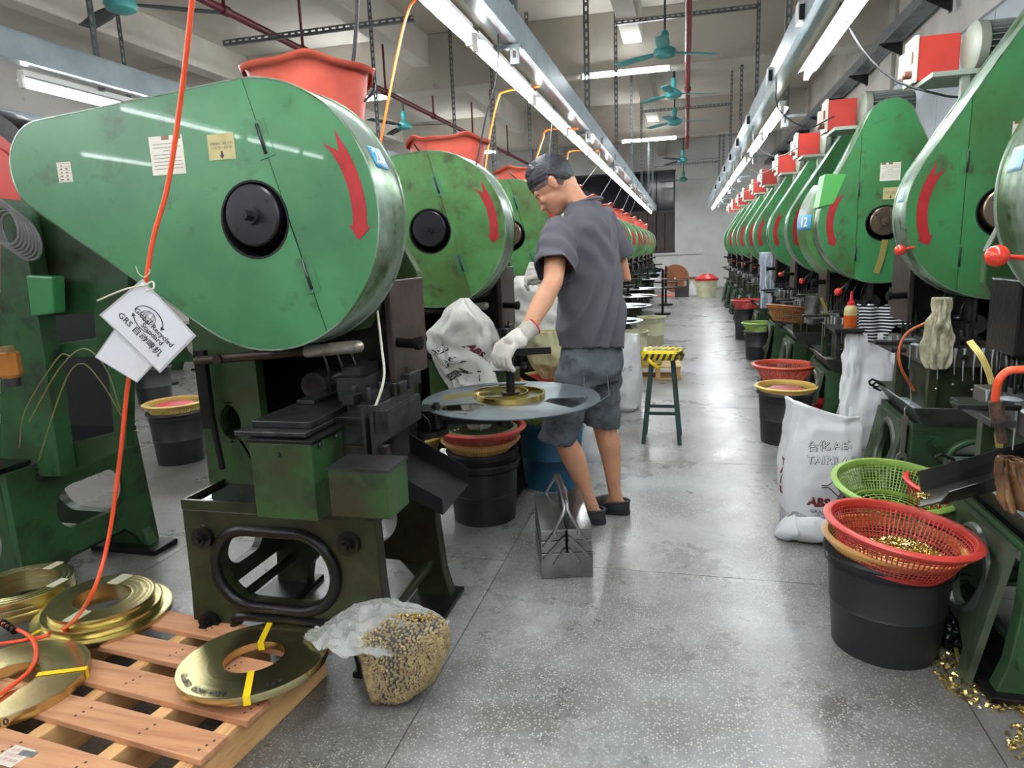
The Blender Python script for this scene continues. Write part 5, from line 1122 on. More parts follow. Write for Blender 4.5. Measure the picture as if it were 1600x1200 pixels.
# stainless tool box with cantilever trays
tb = thing('tool_box', 'steel cantilever tool box with twin handles behind the man\'s heels', 'tool box', (-.53, 2.39, 0), math.atan2(2.432-2.377, .195)); 
SS = mat('stainless', sr(150,150,150), .26, .9, sr(104,104,106), 5, .42, .66, .05, 60)
Wt, Lt, Ht = .20, .40, .205
obj('body', M().bx(0,Wt,0,Lt,0,.105), SS, tb, bev=.003)
for s_ in (0, 1):
    x0 = 0 if s_ == 0 else Wt/2+.002; obj('tray', M().bx(x0+.002,x0+Wt/2-.004,.001,Lt-.001,.107,.155), SS, tb, bev=.002); obj('tray', M().bx(x0+.002,x0+Wt/2-.004,.001,Lt-.001,.157,.196), SS, tb, bev=.002)
    a = (0,Wt/2-.002) if s_ == 0 else (Wt/2+.002, Wt)
    z = (0,0) if s_ == 0 else (0,.0); lidm = M().hexa([(a[0],-.003,.198),(a[1],-.003,.198),(a[1],Lt+.003,.198),(a[0],Lt+.003,.198)], [(a[0],-.003,.203),(a[1],-.003,.203),(a[1],Lt+.003,.203),(a[0],Lt+.003,.203)])
    if s_: lidm.v = [(x, y, z_+(Wt-x)*0+ (x-Wt/2)*-.0+ (.02*(x-Wt/2)/(Wt/2)*(y/Lt))) for x, y, z_ in lidm.v]
    obj('lid', lidm, SS, tb, bev=.001)
    ln = M(); sg = 1 if s_ == 0 else -1; o_ = 0 if s_ == 0 else Wt
    for (xa, za, xb, zb) in ((.012,.135,.05,.185),(.012,.085,.09,.17),(.05,.06,.09,.12)):
        p0, p1 = Vector((o_+sg*xa,-.006,za)), Vector((o_+sg*xb,-.006,zb)); d = (p1-p0).normalized(); n_ = Vector((-d.z,0,d.x))*.006
        ln.hexa([p0-n_-Vector((0,.001,0)), p1-n_-Vector((0,.001,0)), p1-n_+Vector((0,.003,0)), p0-n_+Vector((0,.003,0))], [p0+n_-Vector((0,.001,0)), p1+n_-Vector((0,.001,0)), p1+n_+Vector((0,.003,0)), p0+n_+Vector((0,.003,0))])
        for p_ in (p0, p1): ln.cyl((p_.x,-.011,p_.z),(p_.x,-.006,p_.z),.0055,n=12)
    obj('linkage', ln, SS, tb, kind='stuff')
    xh = .055 if s_ == 0 else Wt-.055; xt = Wt/2+(-.008 if s_ == 0 else .008)
    obj('handle', M().tube(bez([(xh,-.006,.18),(xh,-.008,.205),(xt,.0,.275),(xt,.04,.30),(xt,.20,.305),(xt,.36,.30),(xt,.40,.275),(xh,Lt+.008,.205),(xh,Lt+.006,.18)], 6), .0062, 10), mat('handle_steel', sr(176,176,176), .22, .9), tb)
# stool with tape-wrapped seat
st = thing('stool', 'tall dark green stool with yellow and black tape wrapped seat', 'stool', (-.142, 4.46, 0), .0)
SG = mat('stool_teal', sr(34,66,64), .5, .1, sr(44,50,46), 8, .5, .7)
TAPE = mat('hazard_tape', sr(232,206,36), .4, 0, sr(70,66,50), 9, .56, .6, .1, 60, sr(226,222,200), 8, .66, .7, stretch=(1,1.6,2.4))
for sx_ in (-1, 1):
    for sy_ in (-1, 1):
        b0 = Vector((sx_*.115, sy_*.125, 0)); t0 = Vector((sx_*.065, sy_*.075, .545)); w_ = .013
        obj('leg', M().hexa([b0+Vector(p) for p in ((-w_,-w_,0),(w_,-w_,0),(w_,w_,0),(-w_,w_,0))], [t0+Vector(p) for p in ((-w_,-w_,0),(w_,-w_,0),(w_,w_,0),(-w_,w_,0))]), SG, st)
for (z, yy) in ((.20,-1),(.20,1)): x = .095; obj('rung', M().bx(-x,x,yy*.105-.008,yy*.105+.008,z-.01,z+.01), SG, st)
for sx_ in (-1, 1): obj('rung', M().bx(sx_*.095-.008,sx_*.095+.008,-.105,.105,.19,.21), SG, st)
m = M()
def seat(u, v):
    a = 2*PI*u; p = [(.0,0),(.6,0),(.95,.006),(1,.03),(1,.05),(.92,.066),(.5,.072),(0,.072)]; k = v*7; i = min(6, int(k)); q = k-i; r_ = p[i][0]*(1-q)+p[i+1][0]*q; z = p[i][1]*(1-q)+p[i+1][1]*q
    c_, s_ = math.cos(a), math.sin(a); n_ = 1+.03*mnoise.noise(Vector((c_*4, s_*4, v*5)))
    return (.135*r_*n_*math.copysign(abs(c_)**.6, c_), .125*r_*n_*math.copysign(abs(s_)**.6, s_), .540+z+.004*mnoise.noise(Vector((c_*r_*9, s_*r_*9, 3))))
m.grid(seat, 56, 24, cu=True); se = obj('seat', m, TAPE, st)
hz = M()
for i in range(7):
    x = -.115+.037*i; hz.add([(x,-.128,.548),(x+.018,-.128,.548),(x+.036,-.129,.59),(x+.018,-.129,.59)], [(0,1,2,3)]); hz.add([(x+.01,-.10,.6135),(x+.03,-.10,.6135),(x+.05,-.05,.6155),(x+.03,-.05,.6155)], [(0,1,2,3)]); hz.add([(x,.0,.6165),(x+.02,.0,.6165),(x+.04,.06,.6145),(x+.02,.06,.6145)], [(0,1,2,3)])
obj('tape_stripe', hz, mat('tape_black', sr(50,48,40), .5), se, kind='stuff'); obj('loose_tape', M().grid(lambda u, v: (-.09+.07*u+.01*v, -.135-.008*math.sin(u*4), .545-.06*u+.022*v), 8, 3), mat('tape_yellow', sr(236,200,30), .4), se, solid=.001)
# brass strip on the turntable: inner ring and the loose tail
tt = thing('brass_coil', 'nearly empty brass strip coil lying on the turntable under the glove', 'coil', (-.655, 2.50, .697), 0)
obj('winding', M().lathe([(.125,0),(.125,.022),(.134,.022),(.134,0)], 64, closed=True), BRASSE, tt); obj('winding', M().lathe([(.105,0),(.105,.02),(.110,.02),(.110,0)], 64, (-.05,.03,0), closed=True), BRASSE, tt)
m = M(); P = bez([(.03,.02,.012),(-.08,-.03,.014),(-.16,-.06,.013),(-.24,-.11,.010)], 8)
for i in range(len(P)-1): a, b_ = P[i], P[i+1]; m.add([a, b_, b_+Vector((0,0,.02)), a+Vector((0,0,.02))], [(0,1,2,3)])
obj('strip_tail', m, BRASS, tt, solid=.0008, fix=False)
# silver scrap bag under the chute, plastic bits
t, f, bb, hh = hang_sack('foil_bag', 'shiny silver plastic bag hanging below the left chute', 2.22, [(.50,-.93,-.80),(.45,-.92,-.78),(.40,-.88,-.80),(.36,-.85,-.82)], 81, mat('silver_film', sr(190,194,196), .15, .7, bump=.8, bs=18), depth=.03, cat='bag')
# cables, hoses overhead -------------------------------------------------------
def cable(label, pts, r_=.0045, mt=None, cat='cable', group=None, name='power_cable'):
    return obj(name, M().tube(bez(pts, 8), r_, 6), mt or CABLE, label=label, cat=cat, group=group)
for k in range(1, 8):
    y = 1.7+PITCH*k; ys = 3.55+1.7*(k-1)*.78
    if k == 1: P = [at(779,35,Y=3.45), at(776,120,Y=3.4), at(760,180,Y=3.3), at(742,268,Y=3.2)]
    elif k == 2: P = [at(867,150,Y=5.3), at(862,200,Y=5.2), at(856,262,Y=5.0)]
    else: P = [(-.85, ys+1, 2.3), (-.86, ys+.9, 2.1), (-.95, y+.6, 1.85), (-1.0, y+.4, 1.7)]
    cable('black power cable dropping from the lamp trunking, %s from the camera' % ORD[k-1], P, group='power cables of the left row')
    s_ = Vector(P[0]); so = thing('socket_box', 'white socket box on the left lamp trunking, %s from the camera' % ORD[k-1], 'socket', s_+Vector((.0,.0,.03)), 0, 'socket boxes on the left trunking')
    obj('box', M().bx(-.055,-.005,-.04,.04,-.03,.06), WHITEP, so, bev=.004); obj('plug', M().bx(-.01,.022,-.018,.018,-.035,.03), BLK, so, bev=.004)
cable('thick black cable in front of the nearest orange bucket', [Vector((-.90,2.0,2.30)), at(560,-40,Y=2.0), at(556,50,Y=2.0), at(550,110,Y=2.0), at(538,158,Y=2.0)], .0062)
RO = mat('red_orange_hose', sr(250,130,50), .35)
for k, P in enumerate(([at(650,0,Y=3.0), at(640,12,Y=3.0), at(626,60,Y=3.0), at(604,170,Y=2.95), at(594,226,Y=2.95)], [at(790,143,Y=4.4), at(778,156,Y=4.4), at(766,210,Y=4.4), at(756,280,Y=4.35)], [at(856,203,Y=6.0), at(848,218,Y=6.0), at(838,248,Y=5.9)], [at(893,236,Y=7.4), at(886,248,Y=7.3), at(880,272,Y=7.2)])):
    if k: P = [Vector((-.89, P[0].y, 2.26))]+P
    obj('air_hose', M().tube(bez(P, 8), .0065 if k < 2 else .008, 8), RO, label='orange air hose arching down behind the %s orange bucket' % ORD[k] if k else 'orange air hose arching down between the first and second buckets', cat='hose')
cable('orange hose running from under the first guard to the feeder', [at(583,508,Y=2.2), at(600,560,Y=2.2), at(618,605,Y=2.2)], .006, ORANGE, 'hose', name='air_hose')
cable('thin cream cable hanging from the first guard to the die', [at(588,470,Y=1.95), at(596,540,Y=1.85), at(600,590,Y=1.8), at(585,640,Y=1.76), at(578,655,Y=1.75)], .0042, mat('cream_cable', sr(206,204,186), .5))
for k in range(8):
    ys = [3.2, 5.2, 6.9, 8.3, 9.6, 11.0, 12.6, 14.2][k]; ym = [3.55, 4.9, 6.3, 7.7, 9.1, 10.4, 11.9, 13.3][k]
    zt = 2.13; P = [(.58, ys, 2.33), (.60, ys-.02, 2.14), (.76, (ys+ym)/2, 1.99), (.90, ym, 2.02)]
    if k == 0: P = [at(1305,-30,Y=3.9), at(1318,20,Y=3.9), at(1350,80,Y=3.8), at(1400,126,Y=3.7), at(1470,148,Y=3.62), at(1500,152,Y=3.6)]
    cable('cable sagging from the right trunking to the %s red switch box' % ORD[k+1], P, .0055 if k == 0 else .0045, CABLE, group='sagging cables of the right row')
    s_ = Vector(P[0]); so = thing('socket_box', 'white socket box on the right lamp trunking, %s from the camera' % ORD[k], 'socket', (.56, ys, 2.36) if k else (.56, 3.9, 2.36), 0, 'socket boxes on the right trunking')
    obj('box', M().bx(-.04,-.005,-.04,.04,-.05,.05), WHITEP, so, bev=.004); obj('plug', M().bx(-.035,.0,-.058,-.04,-.04,.03), BLK, so, bev=.004)
# ---- open press of the second hall behind the guard tail
def pxpoly(pts, Y, dy, holes=(), base_=None):
    P = [at(x, y, Y=Y) for x, y in pts]; Hs = [[at(x, y, Y=Y) for x, y in h_] for h_ in holes]; o_ = Vector(op.location)
    return M().prism([(p.x-o_.x, p.z-o_.z) for p in P], [[(p.x-o_.x, p.z-o_.z) for p in h_] for h_ in Hs], Y-o_.y, Y+dy-o_.y)
op = thing('open_press', 'dark green press without guard at the far left, red flywheel behind it', 'press', (-2.55, 1.95, 0))
OG = mat('open_press_green', sr(40,82,46), .4, .0, sr(40,46,28), 4, .4, .68, .06, 20, sr(22,28,20), 10, .54, .7)
obj('frame_plate', pxpoly([(30,300),(100,340),(200,420),(198,700),(92,745),(60,560),(40,430)], 2.0, .04, [[(68,495),(146,488),(150,528),(74,540)],[(86,562),(166,556),(178,676),(98,696)]]), OG, op, bev=.003)
obj('frame_side', pxpoly([(0,330),(32,330),(70,560),(95,745),(20,745),(0,740)], 1.92, .07), OG, op, bev=.003)
obj('opening_shade', pxpoly([(60,400),(190,430),(196,700),(95,740)], 2.40, .03, [oval(0,0,0,0)] and [], ), DARK, op)  # black sheet behind the frame openings, painting their inside as deep shade
obj('bracket_block', pxpoly([(40,430),(82,432),(84,490),(48,495)], 1.90, .05), mat('bright_green_block', sr(52,120,70), .4), op, bev=.006)
obj('cross_beam', pxpoly([(0,310),(45,318),(140,370),(240,420),(230,440),(0,345)], 2.05, .05), OG, op)
obj('spring_post', M().lathe([(.02,0),(.05,.0),(.05,.02),(.035,.03),(.05,.04),(.035,.05),(.05,.06),(.03,.07),(.03,.4),(0,.4)], 20, tuple(at(62,745,Y=1.95)-Vector(op.location))), GRIME, op)
base_o = []
for y in (1.80, 2.36):
    def bpoly(pts, y): return M().prism([(p[0], p[1]) for p in pts], [oval(-.30,.12,.17,.40,30)] if y < 2 else [oval(-.26,.14,.17,.40,30)], y-1.95, y-1.95+.05)
    obj('base_frame', bpoly([(-.55,0),(-.40,0),(-.36,.10),(-.05,.10),(0,0),(.24,0),(.19,.12),(.17,.30),(.16,.54),(-.55,.54)], y), OG, op, bev=.004)
for z in (.48, .12): obj('tie_bar', M().cyl((.12,-.12,z),(.14,.42,z),.02,n=12), OG, op)
m = M().prism([(-.15,.0),(-.05,0),(-.05,.0),(.0,.10),(.06,.14),(.32,.14),(.38,.08),(.42,0),(.50,0),(.46,.54),(-.15,.54)], [oval(.02,.36,.24,.42,30)], .17, .20, ax='x'); obj('end_panel', m, OG, op)
obj('drip_tray', M().bx(-.55,.18,-.16,.48,.54,.56), OIL, op); obj('foot_bar', M().bx(-.05,.30,.36,.50,0,.025), GRIME, op, bev=.004); obj('foot_bar', M().bx(-.20,.26,-.20,-.08,0,.025), GRIME, op, bev=.004)
fwm = M().lathe([(.0,.0),(.30,.0),(.30,.02),(.36,.02),(.36,.09),(.0,.09)], 48, tuple(at(-25,330,Y=2.5)-Vector(op.location)), ax='y'); obj('flywheel', fwm, REDBOX, op)
obj('flywheel_cover', M().lathe([(.37,-.03),(.45,-.03),(.45,.12),(.37,.12)], 48, tuple(at(-25,330,Y=2.5)-Vector(op.location)), ax='y', closed=True), GRIME, op)
cu_ = M()
for k in range(7):
    c = at(8+3*k, 345+4*k, Y=1.88)-Vector(op.location); cu_.tube([c+Vector((.055*math.cos(a/8*PI)*1.4, .006*k-.02, .075*math.sin(a/8*PI)-.03*math.cos(a/8*PI))) for a in range(16)], .006, 6, closed=True)
cu_.v = [tuple(Vector(p)+Vector(op.location)) for p in cu_.v]; obj('cable_coil', cu_, CABLEG, label='coiled grey cable hung on the far left press', cat='cable', kind='stuff')
oc = thing('oil_cup', 'amber plastic oil cup with ribbed cap at the left edge', 'oil cup', at(18,590,Y=1.80)); obj('cup', M().lathe([(0,0),(.028,0),(.036,.012),(.036,.085),(.03,.09),(0,.09)], 8, smooth=False), mat('amber_cup', sr(170,110,50), .3, 0, sr(120,74,34), 6, .4, .7), oc); obj('cap', M().lathe([(.022,.09),(.022,.108),(0,.108)], 20), mat('cap_brown', sr(120,100,66), .5), oc); obj('fitting', M().lathe([(.026,-.03),(.026,0),(0,0)], 14), BLK, oc)
for k, P in enumerate(([(30,700),(40,640),(90,560),(110,556)], [(45,660),(90,580),(130,545),(165,575),(188,640)], [(60,720),(100,600),(128,568),(160,600),(190,650)])):
    cable('thin lubrication line on the far left press, %s of three' % ORD[k], [at(x, y, Y=1.86) for x, y in P], .0022, mat('clear_line', sr(120,110,70), .4), group='lubrication lines of the far left press', name='lubrication_line')
# more presses of the second hall, seen through the gaps
for k in range(1, 5):
    dup(op, (-5.6, 2.6+1.5*k, 0), 0, 'unguarded press of the second hall, %s behind the far left one' % ORD[k-1], 'unguarded presses of the second hall')
# scrap strips curling on the floor between the left presses
for k, (x, y, r_) in enumerate(((-1.95,3.0,.16),(-1.85,3.2,.22),(-2.05,2.75,.12),(-1.9,3.5,.2))):
    m = M(); P = [Vector((x+r_*(1+.05*math.sin(3*a/10))*math.cos(a/10), y+r_*.8*math.sin(a/10), .012+.01*math.sin(a/7))) for a in range(0, 60, 3)]
    for i in range(len(P)-1): a, b_ = P[i], P[i+1]; m.add([a, b_, b_+Vector((0,0,.018)), a+Vector((0,0,.018))], [(0,1,2,3)])
    obj('scrap_strip', m, PERF, solid=.0008, fix=False, label='%s curl of punched brass scrap on the floor behind the first left press' % ('nearest and smallest','wide','tight dark','farthest')[[2,0,1,3].index(k)], cat='scrap', group='brass scrap curls behind the first press')
# ================================================================ the man at the turntable
def loft(m, secs, n=28):
    vs = []; k = len(secs)
    for (c, a, b) in secs:
        c, a, b = Vector(c), Vector(a), Vector(b)
        for i in range(n): t = 2*PI*i/n; vs.append(c+a*math.cos(t)+b*math.sin(t))
    fs = [(j*n+i, j*n+(i+1)%n, (j+1)*n+(i+1)%n, (j+1)*n+i) for j in range(k-1) for i in range(n)]
    fs += [tuple(range(n-1, -1, -1)), tuple((k-1)*n+i for i in range(n))]
    m.add(vs, fs, True)
def limb(m, pts, rad, n=18):
    m.tube(pts, rad, n); 
    for p, r in ((pts[0], rad[0]), (pts[-1], rad[-1])): m.sph(p, r, 14, 10)
def ell(m, c, axes, rad, n=28, k=18):
    c = Vector(c); A = [Vector(a).normalized()*r for a, r in zip(axes, rad)]
    q = M().sph((0,0,0), 1, n, k); m.add([c+A[0]*v[0]+A[1]*v[1]+A[2]*v[2] for v in q.v], q.f, True)
def vox(m, size, smooth=6, fac=.5, name='v'):
    me = bpy.data.meshes.new(name); me.from_pydata(m.v, [], m.f); o = bpy.data.objects.new(name, me); C.objects.link(o)
    d = o.modifiers.new('r', 'REMESH'); d.mode = 'VOXEL'; d.voxel_size = size
    if smooth: e = o.modifiers.new('s', 'SMOOTH'); e.iterations = smooth; e.factor = fac
    bpy.context.view_layer.update(); r = bpy.data.meshes.new_from_object(o.evaluated_get(bpy.context.evaluated_depsgraph_get()))
    bpy.data.objects.remove(o); n = len(r.vertices); a = np.empty(n*3); r.vertices.foreach_get('co', a); a = a.reshape(n, 3)
    nr = np.empty(n*3); r.vertices.foreach_get('normal', nr); nr = nr.reshape(n, 3)
    fs = [tuple(p.vertices) for p in r.polygons]; bpy.data.meshes.remove(r); return a, nr, fs
def from_arrays(a, fs, keep=None):
    q = M()
    if keep is not None:
        fs = [f for f in fs if all(keep[i] for i in f)]
        used = sorted({i for f in fs for i in f}); mp = {u: i for i, u in enumerate(used)}
        a = a[used]; fs = [tuple(mp[i] for i in f) for f in fs]
    q.v = [tuple(p) for p in a.tolist()]; q.f = fs; q.sm = [True]*len(fs); q.mi = [0]*len(fs); return q
SKIN = mat('skin', sr(206,154,122), .5, 0, sr(190,134,104), 9, .4, .7, .03, 90, sss=.12)
SHIRT = mat('grey_tshirt', sr(92,90,98), .9, 0, sr(78,76,86), 5, .4, .7, .08, 220)
DENIM = mat('grey_denim', sr(78,84,92), .85, 0, sr(106,112,118), 7, .45, .68, .12, 260, sr(60,64,72), 20, .5, .7)
GLOVE = mat('knit_glove', sr(206,202,194), .9, 0, sr(180,172,160), 10, .45, .7, .2, 300)
HAIR = mat('black_hair', sr(34,34,42), .5, 0, sr(52,52,62), 30, .45, .65, .4, 160, stretch=(1,1,.3))
fw = Vector((-.93,.36,0)).normalized(); lf = Vector((-fw.y, fw.x, 0)); up = Vector((0,0,1))     # lf = the man's left = towards the camera
if lf.y > 0: lf = -lf
HC = Vector((-.565,3.02,1.535)); tl = math.radians(44)
fh = Vector((-.99,.0,0)).normalized(); lh = Vector((0,-1,0)); tl = math.radians(42)
f3 = fh*math.cos(tl)-up*math.sin(tl); u3 = fh*math.sin(tl)+up*math.cos(tl)
def hp(f, l, u): return HC+f3*f+lh*l+u3*u
man = thing('person', 'man in grey t-shirt and denim shorts, head bowed, gloved hand on turntable handle', 'person', (-.38, 3.03, 0))
off = -Vector(man.location)
def pobj(name, q, mt, **k):
    q.v = [tuple(Vector(p)+off) for p in q.v]; return obj(name, q, mt, man, **k)
nk = Vector((-.425,3.0,1.425)); shL = nk+lf*.165+up*-.105+fw*.035; shR = nk-lf*.165+up*-.06
elL = at(864,440, Y=2.70); wrL = at(822,519, Y=2.55); haL = at(795,541, Y=2.50)
elR = Vector((-.275,3.24,1.125)); wrR = Vector((-.545,3.20,1.145)); haR = at(846,424, Y=3.17)
hip = Vector((-.405,3.01,.80)); kL = Vector((-.545,2.93,.45)); kR = Vector((-.375,3.10,.47)); aL = Vector((-.415,2.99,.075)); aR = Vector((-.315,3.12,.075))
b = M()
# head: cranium, face, jaw, brow, nose, lips, ears, neck
ell(b, hp(-.008,0,.022), (f3, lh, u3), (.096,.078,.094)); ell(b, hp(.022,0,-.035), (f3, lh, u3), (.066,.060,.082)); ell(b, hp(.050,0,-.092), (f3, lh, u3), (.036,.034,.026)); ell(b, hp(.01,0,-.075), (f3, lh, u3), (.055,.056,.036))
ell(b, hp(.070,0,.018), (f3, lh, u3), (.022,.056,.016)); ell(b, hp(.086,0,-.020), (f3, lh, u3), (.018,.010,.030)); ell(b, hp(.101,0,-.042), (f3, lh, u3), (.015,.015,.011))
ell(b, hp(.078,0,-.066), (f3, lh, u3), (.013,.024,.007)); ell(b, hp(.075,0,-.078), (f3, lh, u3), (.013,.021,.007))
for s_ in (-1, 1):
    ell(b, hp(.066,s_*.036,-.026), (f3, lh, u3), (.018,.020,.018)); ell(b, hp(.068,s_*.030,-.0), (f3, lh, u3), (.016,.016,.012))
    ell(b, hp(-.012,s_*.080,-.012), (f3+lh*s_*-.3, lh+f3*.2, u3), (.017,.0075,.029)); ell(b, hp(-.020,s_*.084,.004), (f3, lh, u3), (.012,.007,.017))
n0 = hp(-.035,0,-.035); n1 = nk-fw*.012-up*.03
b.tube([n0+(n1-n0)*k/6 for k in range(7)], [.054,.050,.047,.046,.048,.052,.058], 20); b.sph(n0, .058, 16, 10)
loft(b, [(nk+up*(-.05), lf*.08, fw*.06), (nk+up*(-.14), lf*.14, fw*.085), (nk*.5+hip*.5, lf*.14, fw*.095), (hip+up*.05, lf*.14, fw*.10), (hip-up*.06, lf*.14, fw*.10)])
limb(b, [shL, shL*.4+elL*.6, elL, elL*.6+wrL*.4, wrL, haL*.4+wrL*.6], [.052,.046,.040,.042,.028,.026]); limb(b, [shR, shR*.4+elR*.6, elR, elR*.6+wrR*.4, wrR, haR*.4+wrR*.6], [.052,.046,.038,.040,.027,.024])
for (h_, k_, a_, s_) in ((hip+lf*.075, kL, aL, 1), (hip-lf*.075, kR, aR, -1)):
    back = -fw
    limb(b, [h_-up*.02, h_*.4+k_*.6, k_, k_*.70+a_*.30+back*.014, k_*.45+a_*.55+back*.012, k_*.15+a_*.85, a_], [.080,.066,.052,.055,.044,.031,.034])
    ft = Vector((-.94,.34,0)).normalized(); sd = Vector((-ft.y, ft.x, 0))
    ell(b, a_+ft*.05-up*.035, (ft, sd, up), (.10,.036,.028)); ell(b, a_-ft*.022-up*.035, (ft, sd, up), (.036,.030,.034)); ell(b, a_+ft*.02-up*.008, (ft+up*-.4, sd, up), (.055,.028,.03))
a, nr, fs = vox(b, .0052, 5); pobj('body', from_arrays(a, fs), SKIN, fix=False)
# hair: shell over the cranium with a faded side, following the skull
h = M()
def hair(u, v):
    t = 2*PI*u; p = PI*.60*v; d = Vector((math.sin(p)*math.cos(t), math.sin(p)*math.sin(t), math.cos(p)))
    tk = .013*max(0,1-v)**.6+.0035+.004*mnoise.noise(d*9)+(.006 if d.x > .2 and d.z > .5 else 0)
    lim = .50+(.34 if d.x < -.1 else 0)*min(1,(-d.x))-.10*max(0,d.x)
    p = PI*lim*v; d = Vector((math.sin(p)*math.cos(t), math.sin(p)*math.sin(t), math.cos(p)))
    tk += .003*mnoise.noise(d*25)
    return tuple(hp(-.008+d.x*(.097+tk), d.y*(.079+tk), .022+d.z*(.095+tk)))
h.grid(hair, 72, 30, cu=True); pobj('hair', h, HAIR)
def fade(u, v):
    t = 2*PI*u; x = math.cos(t); lim = .58+(.30*min(1,-x*1.5) if x < 0 else 0)-.10*max(0,x); p = PI*(.3+(lim-.3)*v); d = Vector((math.sin(p)*x, math.sin(p)*math.sin(t), math.cos(p)))
    return tuple(hp(-.008+d.x*.0985, d.y*.0800, .022+d.z*.0965))
pobj('hair_fade', M().grid(fade, 64, 16, cu=True), mat('hair_fade', sr(112,90,80), .7, 0, sr(70,60,60), 60, .4, .6))
e = M()
for s_ in (-1, 1):
    e.tube([hp(.083,s_*.018,.006), hp(.082,s_*.034,.012), hp(.070,s_*.050,.006)], [.003,.0042,.002], 6)
pobj('eyebrow', e, HAIR, kind='stuff')
e = M()
for s_ in (-1, 1): e.tube([hp(.086,s_*.018,-.026), hp(.085,s_*.030,-.029), hp(.074,s_*.045,-.025)], [.002,.003,.0016], 6)
pobj('eyelash', e, HAIR, kind='stuff')
pobj('lips', (lambda q: (ell(q, hp(.089,0,-.066), (f3, lh, u3), (.004,.018,.0045)), ell(q, hp(.086,0,-.077), (f3, lh, u3), (.005,.016,.005)), q)[2])(M()), mat('lip', sr(168,104,92), .5), kind='stuff')
# t-shirt
t = M()
sn = nk+up*.045-fw*.012
loft(t, [(sn, lf*.066, fw*.062), (nk+up*(.005), lf*.082, fw*.072), (nk+up*(-.035)-fw*.01, lf*.135, fw*.085), (nk+up*(-.085)-fw*.01, lf*.180, fw*.105), (nk+up*(-.18)+fw*.0, lf*.185, fw*.122), (nk*.5+hip*.5, lf*.168, fw*.130), (hip+up*.12, lf*.166, fw*.138), (hip+up*.03, lf*.168, fw*.142), (hip-up*.035, lf*.170, fw*.144)], 40)
dL = (elL-shL).normalized(); dR = (elR-shR).normalized()
t.tube([shL-dL*.03-lf*.03, shL+dL*.03, shL+dL*.16, shL+dL*.24], [.070,.076,.082,.087], 24); t.tube([shR-dR*.03+lf*.03, shR+dR*.03, shR+dR*.16, shR+dR*.24], [.075,.076,.080,.084], 24)
a, nr, fs = vox(t, .0075, 10)
hemz = .825; keep = np.ones(len(a), bool); 
for i in range(len(a)):
    p = Vector(a[i]); nn = Vector(nr[i]); 
    sd_ = (p-nk).dot(lf); fd = (p-nk).dot(fw)
    zz = p.z
    w_ = math.exp(-((zz-1.0)/.30)**2)
    k1 = .012*(1-2*abs(math.sin((sd_*1.2+fd*.8+ zz*.35)*26+2.5*mnoise.noise(p*3))))*w_ + .010*mnoise.noise(Vector((sd_*9, fd*9, zz*2.2)))+.005*mnoise.noise(p*14)
    k2 = .006*math.sin((zz*2.2-abs(sd_)*2.5)*24)*math.exp(-((zz-1.25)/.10)**2)
    a[i] = p+nn*(k1+k2)
    if zz < hemz+.012*math.sin(sd_*14) and (p-shL).length > .3: keep[i] = False
    if (p-shL).dot(dL) > .185 and (p-(shL+dL*(p-shL).dot(dL))).length < .105 and ((p-shL).dot(dL) < .27) and (p-shL).dot(dL)+ (p-(shL+dL*(p-shL).dot(dL))).dot(lf)*.5 > .17 and ((p-hip).dot(lf) > .172 or (p-nk).dot(fw) > .135): keep[i] = False
    if (p-shR).dot(dR) > .175 and (p-(shR+dR*.2)).length < .13 and sd_ < -.14: keep[i] = False
    if (p-sn).dot(up) > -.012 and (p-sn).length < .09: keep[i] = False
pobj('t_shirt', from_arrays(a, fs, keep), SHIRT, fix=False, solid=.005)
pobj('collar', M().tube([sn+up*(-.018)-fw*.004+lf*.063*math.cos(q*PI/12)+fw*.060*math.sin(q*PI/12)+up*(-.014*math.sin(q*PI/12)) for q in range(24)], .007, 8, closed=True), SHIRT)
# shorts
s = M()
loft(s, [(hip+up*.05, lf*.152, fw*.118), (hip+up*.0, lf*.160, fw*.128), (hip-up*.08, lf*.165, fw*.132), (hip-up*.13, lf*.150, fw*.115)], 36)
for (h_, k_) in ((hip+lf*.078, kL), (hip-lf*.078, kR)):
    d_ = (k_-h_).normalized()
    s.tube([h_-up*.01, h_+d_*.12, h_+d_*.26, h_+d_*.37, h_+d_*.46], [.092,.092,.086,.083,.084], 26)
a, nr, fs = vox(s, .007, 8); keep = np.ones(len(a), bool)
for i in range(len(a)):
    p = Vector(a[i]); nn = Vector(nr[i])
    a[i] = p+nn*(.009*mnoise.noise(Vector((p.x*8,p.y*8,p.z*14)))+.005*math.sin(p.z*70+p.x*20+4*mnoise.noise(p*6))*math.exp(-((p.z-.62)/.12)**2))
    left = (p-hip).dot(lf) > 0
    kk = kL if left else kR
    if p.z < (.405 if left else .445)+(p-kk).dot(fw)*.18: keep[i] = False
    if p.z > hip.z+.045: keep[i] = False
sh = pobj('denim_shorts', from_arrays(a, fs, keep), DENIM, fix=False, solid=.006)
st = mat('seam_thread', sr(132,136,140), .8)
def onsurf(z, ang, r1=.166, r2=.134): return hip+up*(z-hip.z)+lf*math.cos(ang)*r1+fw*math.sin(ang)*r2
q = M()
for (z0, a0, a1) in ((.735,-2.35,-1.6),): pass
P = [onsurf(.735,-.35), onsurf(.735,-1.05), onsurf(.63,-1.1,.172,.140), onsurf(.60,-.70,.176,.142), onsurf(.63,-.35,.172,.14)]
q.tube(P, .0022, 5, closed=True); q.tube([onsurf(.80,.25), onsurf(.74,.28,.170,.136), onsurf(.70,.02,.174,.138)], .0022, 5)
q.v = [tuple(Vector(p)+off) for p in q.v]; obj('pocket_seam', q, st, man, kind='stuff')
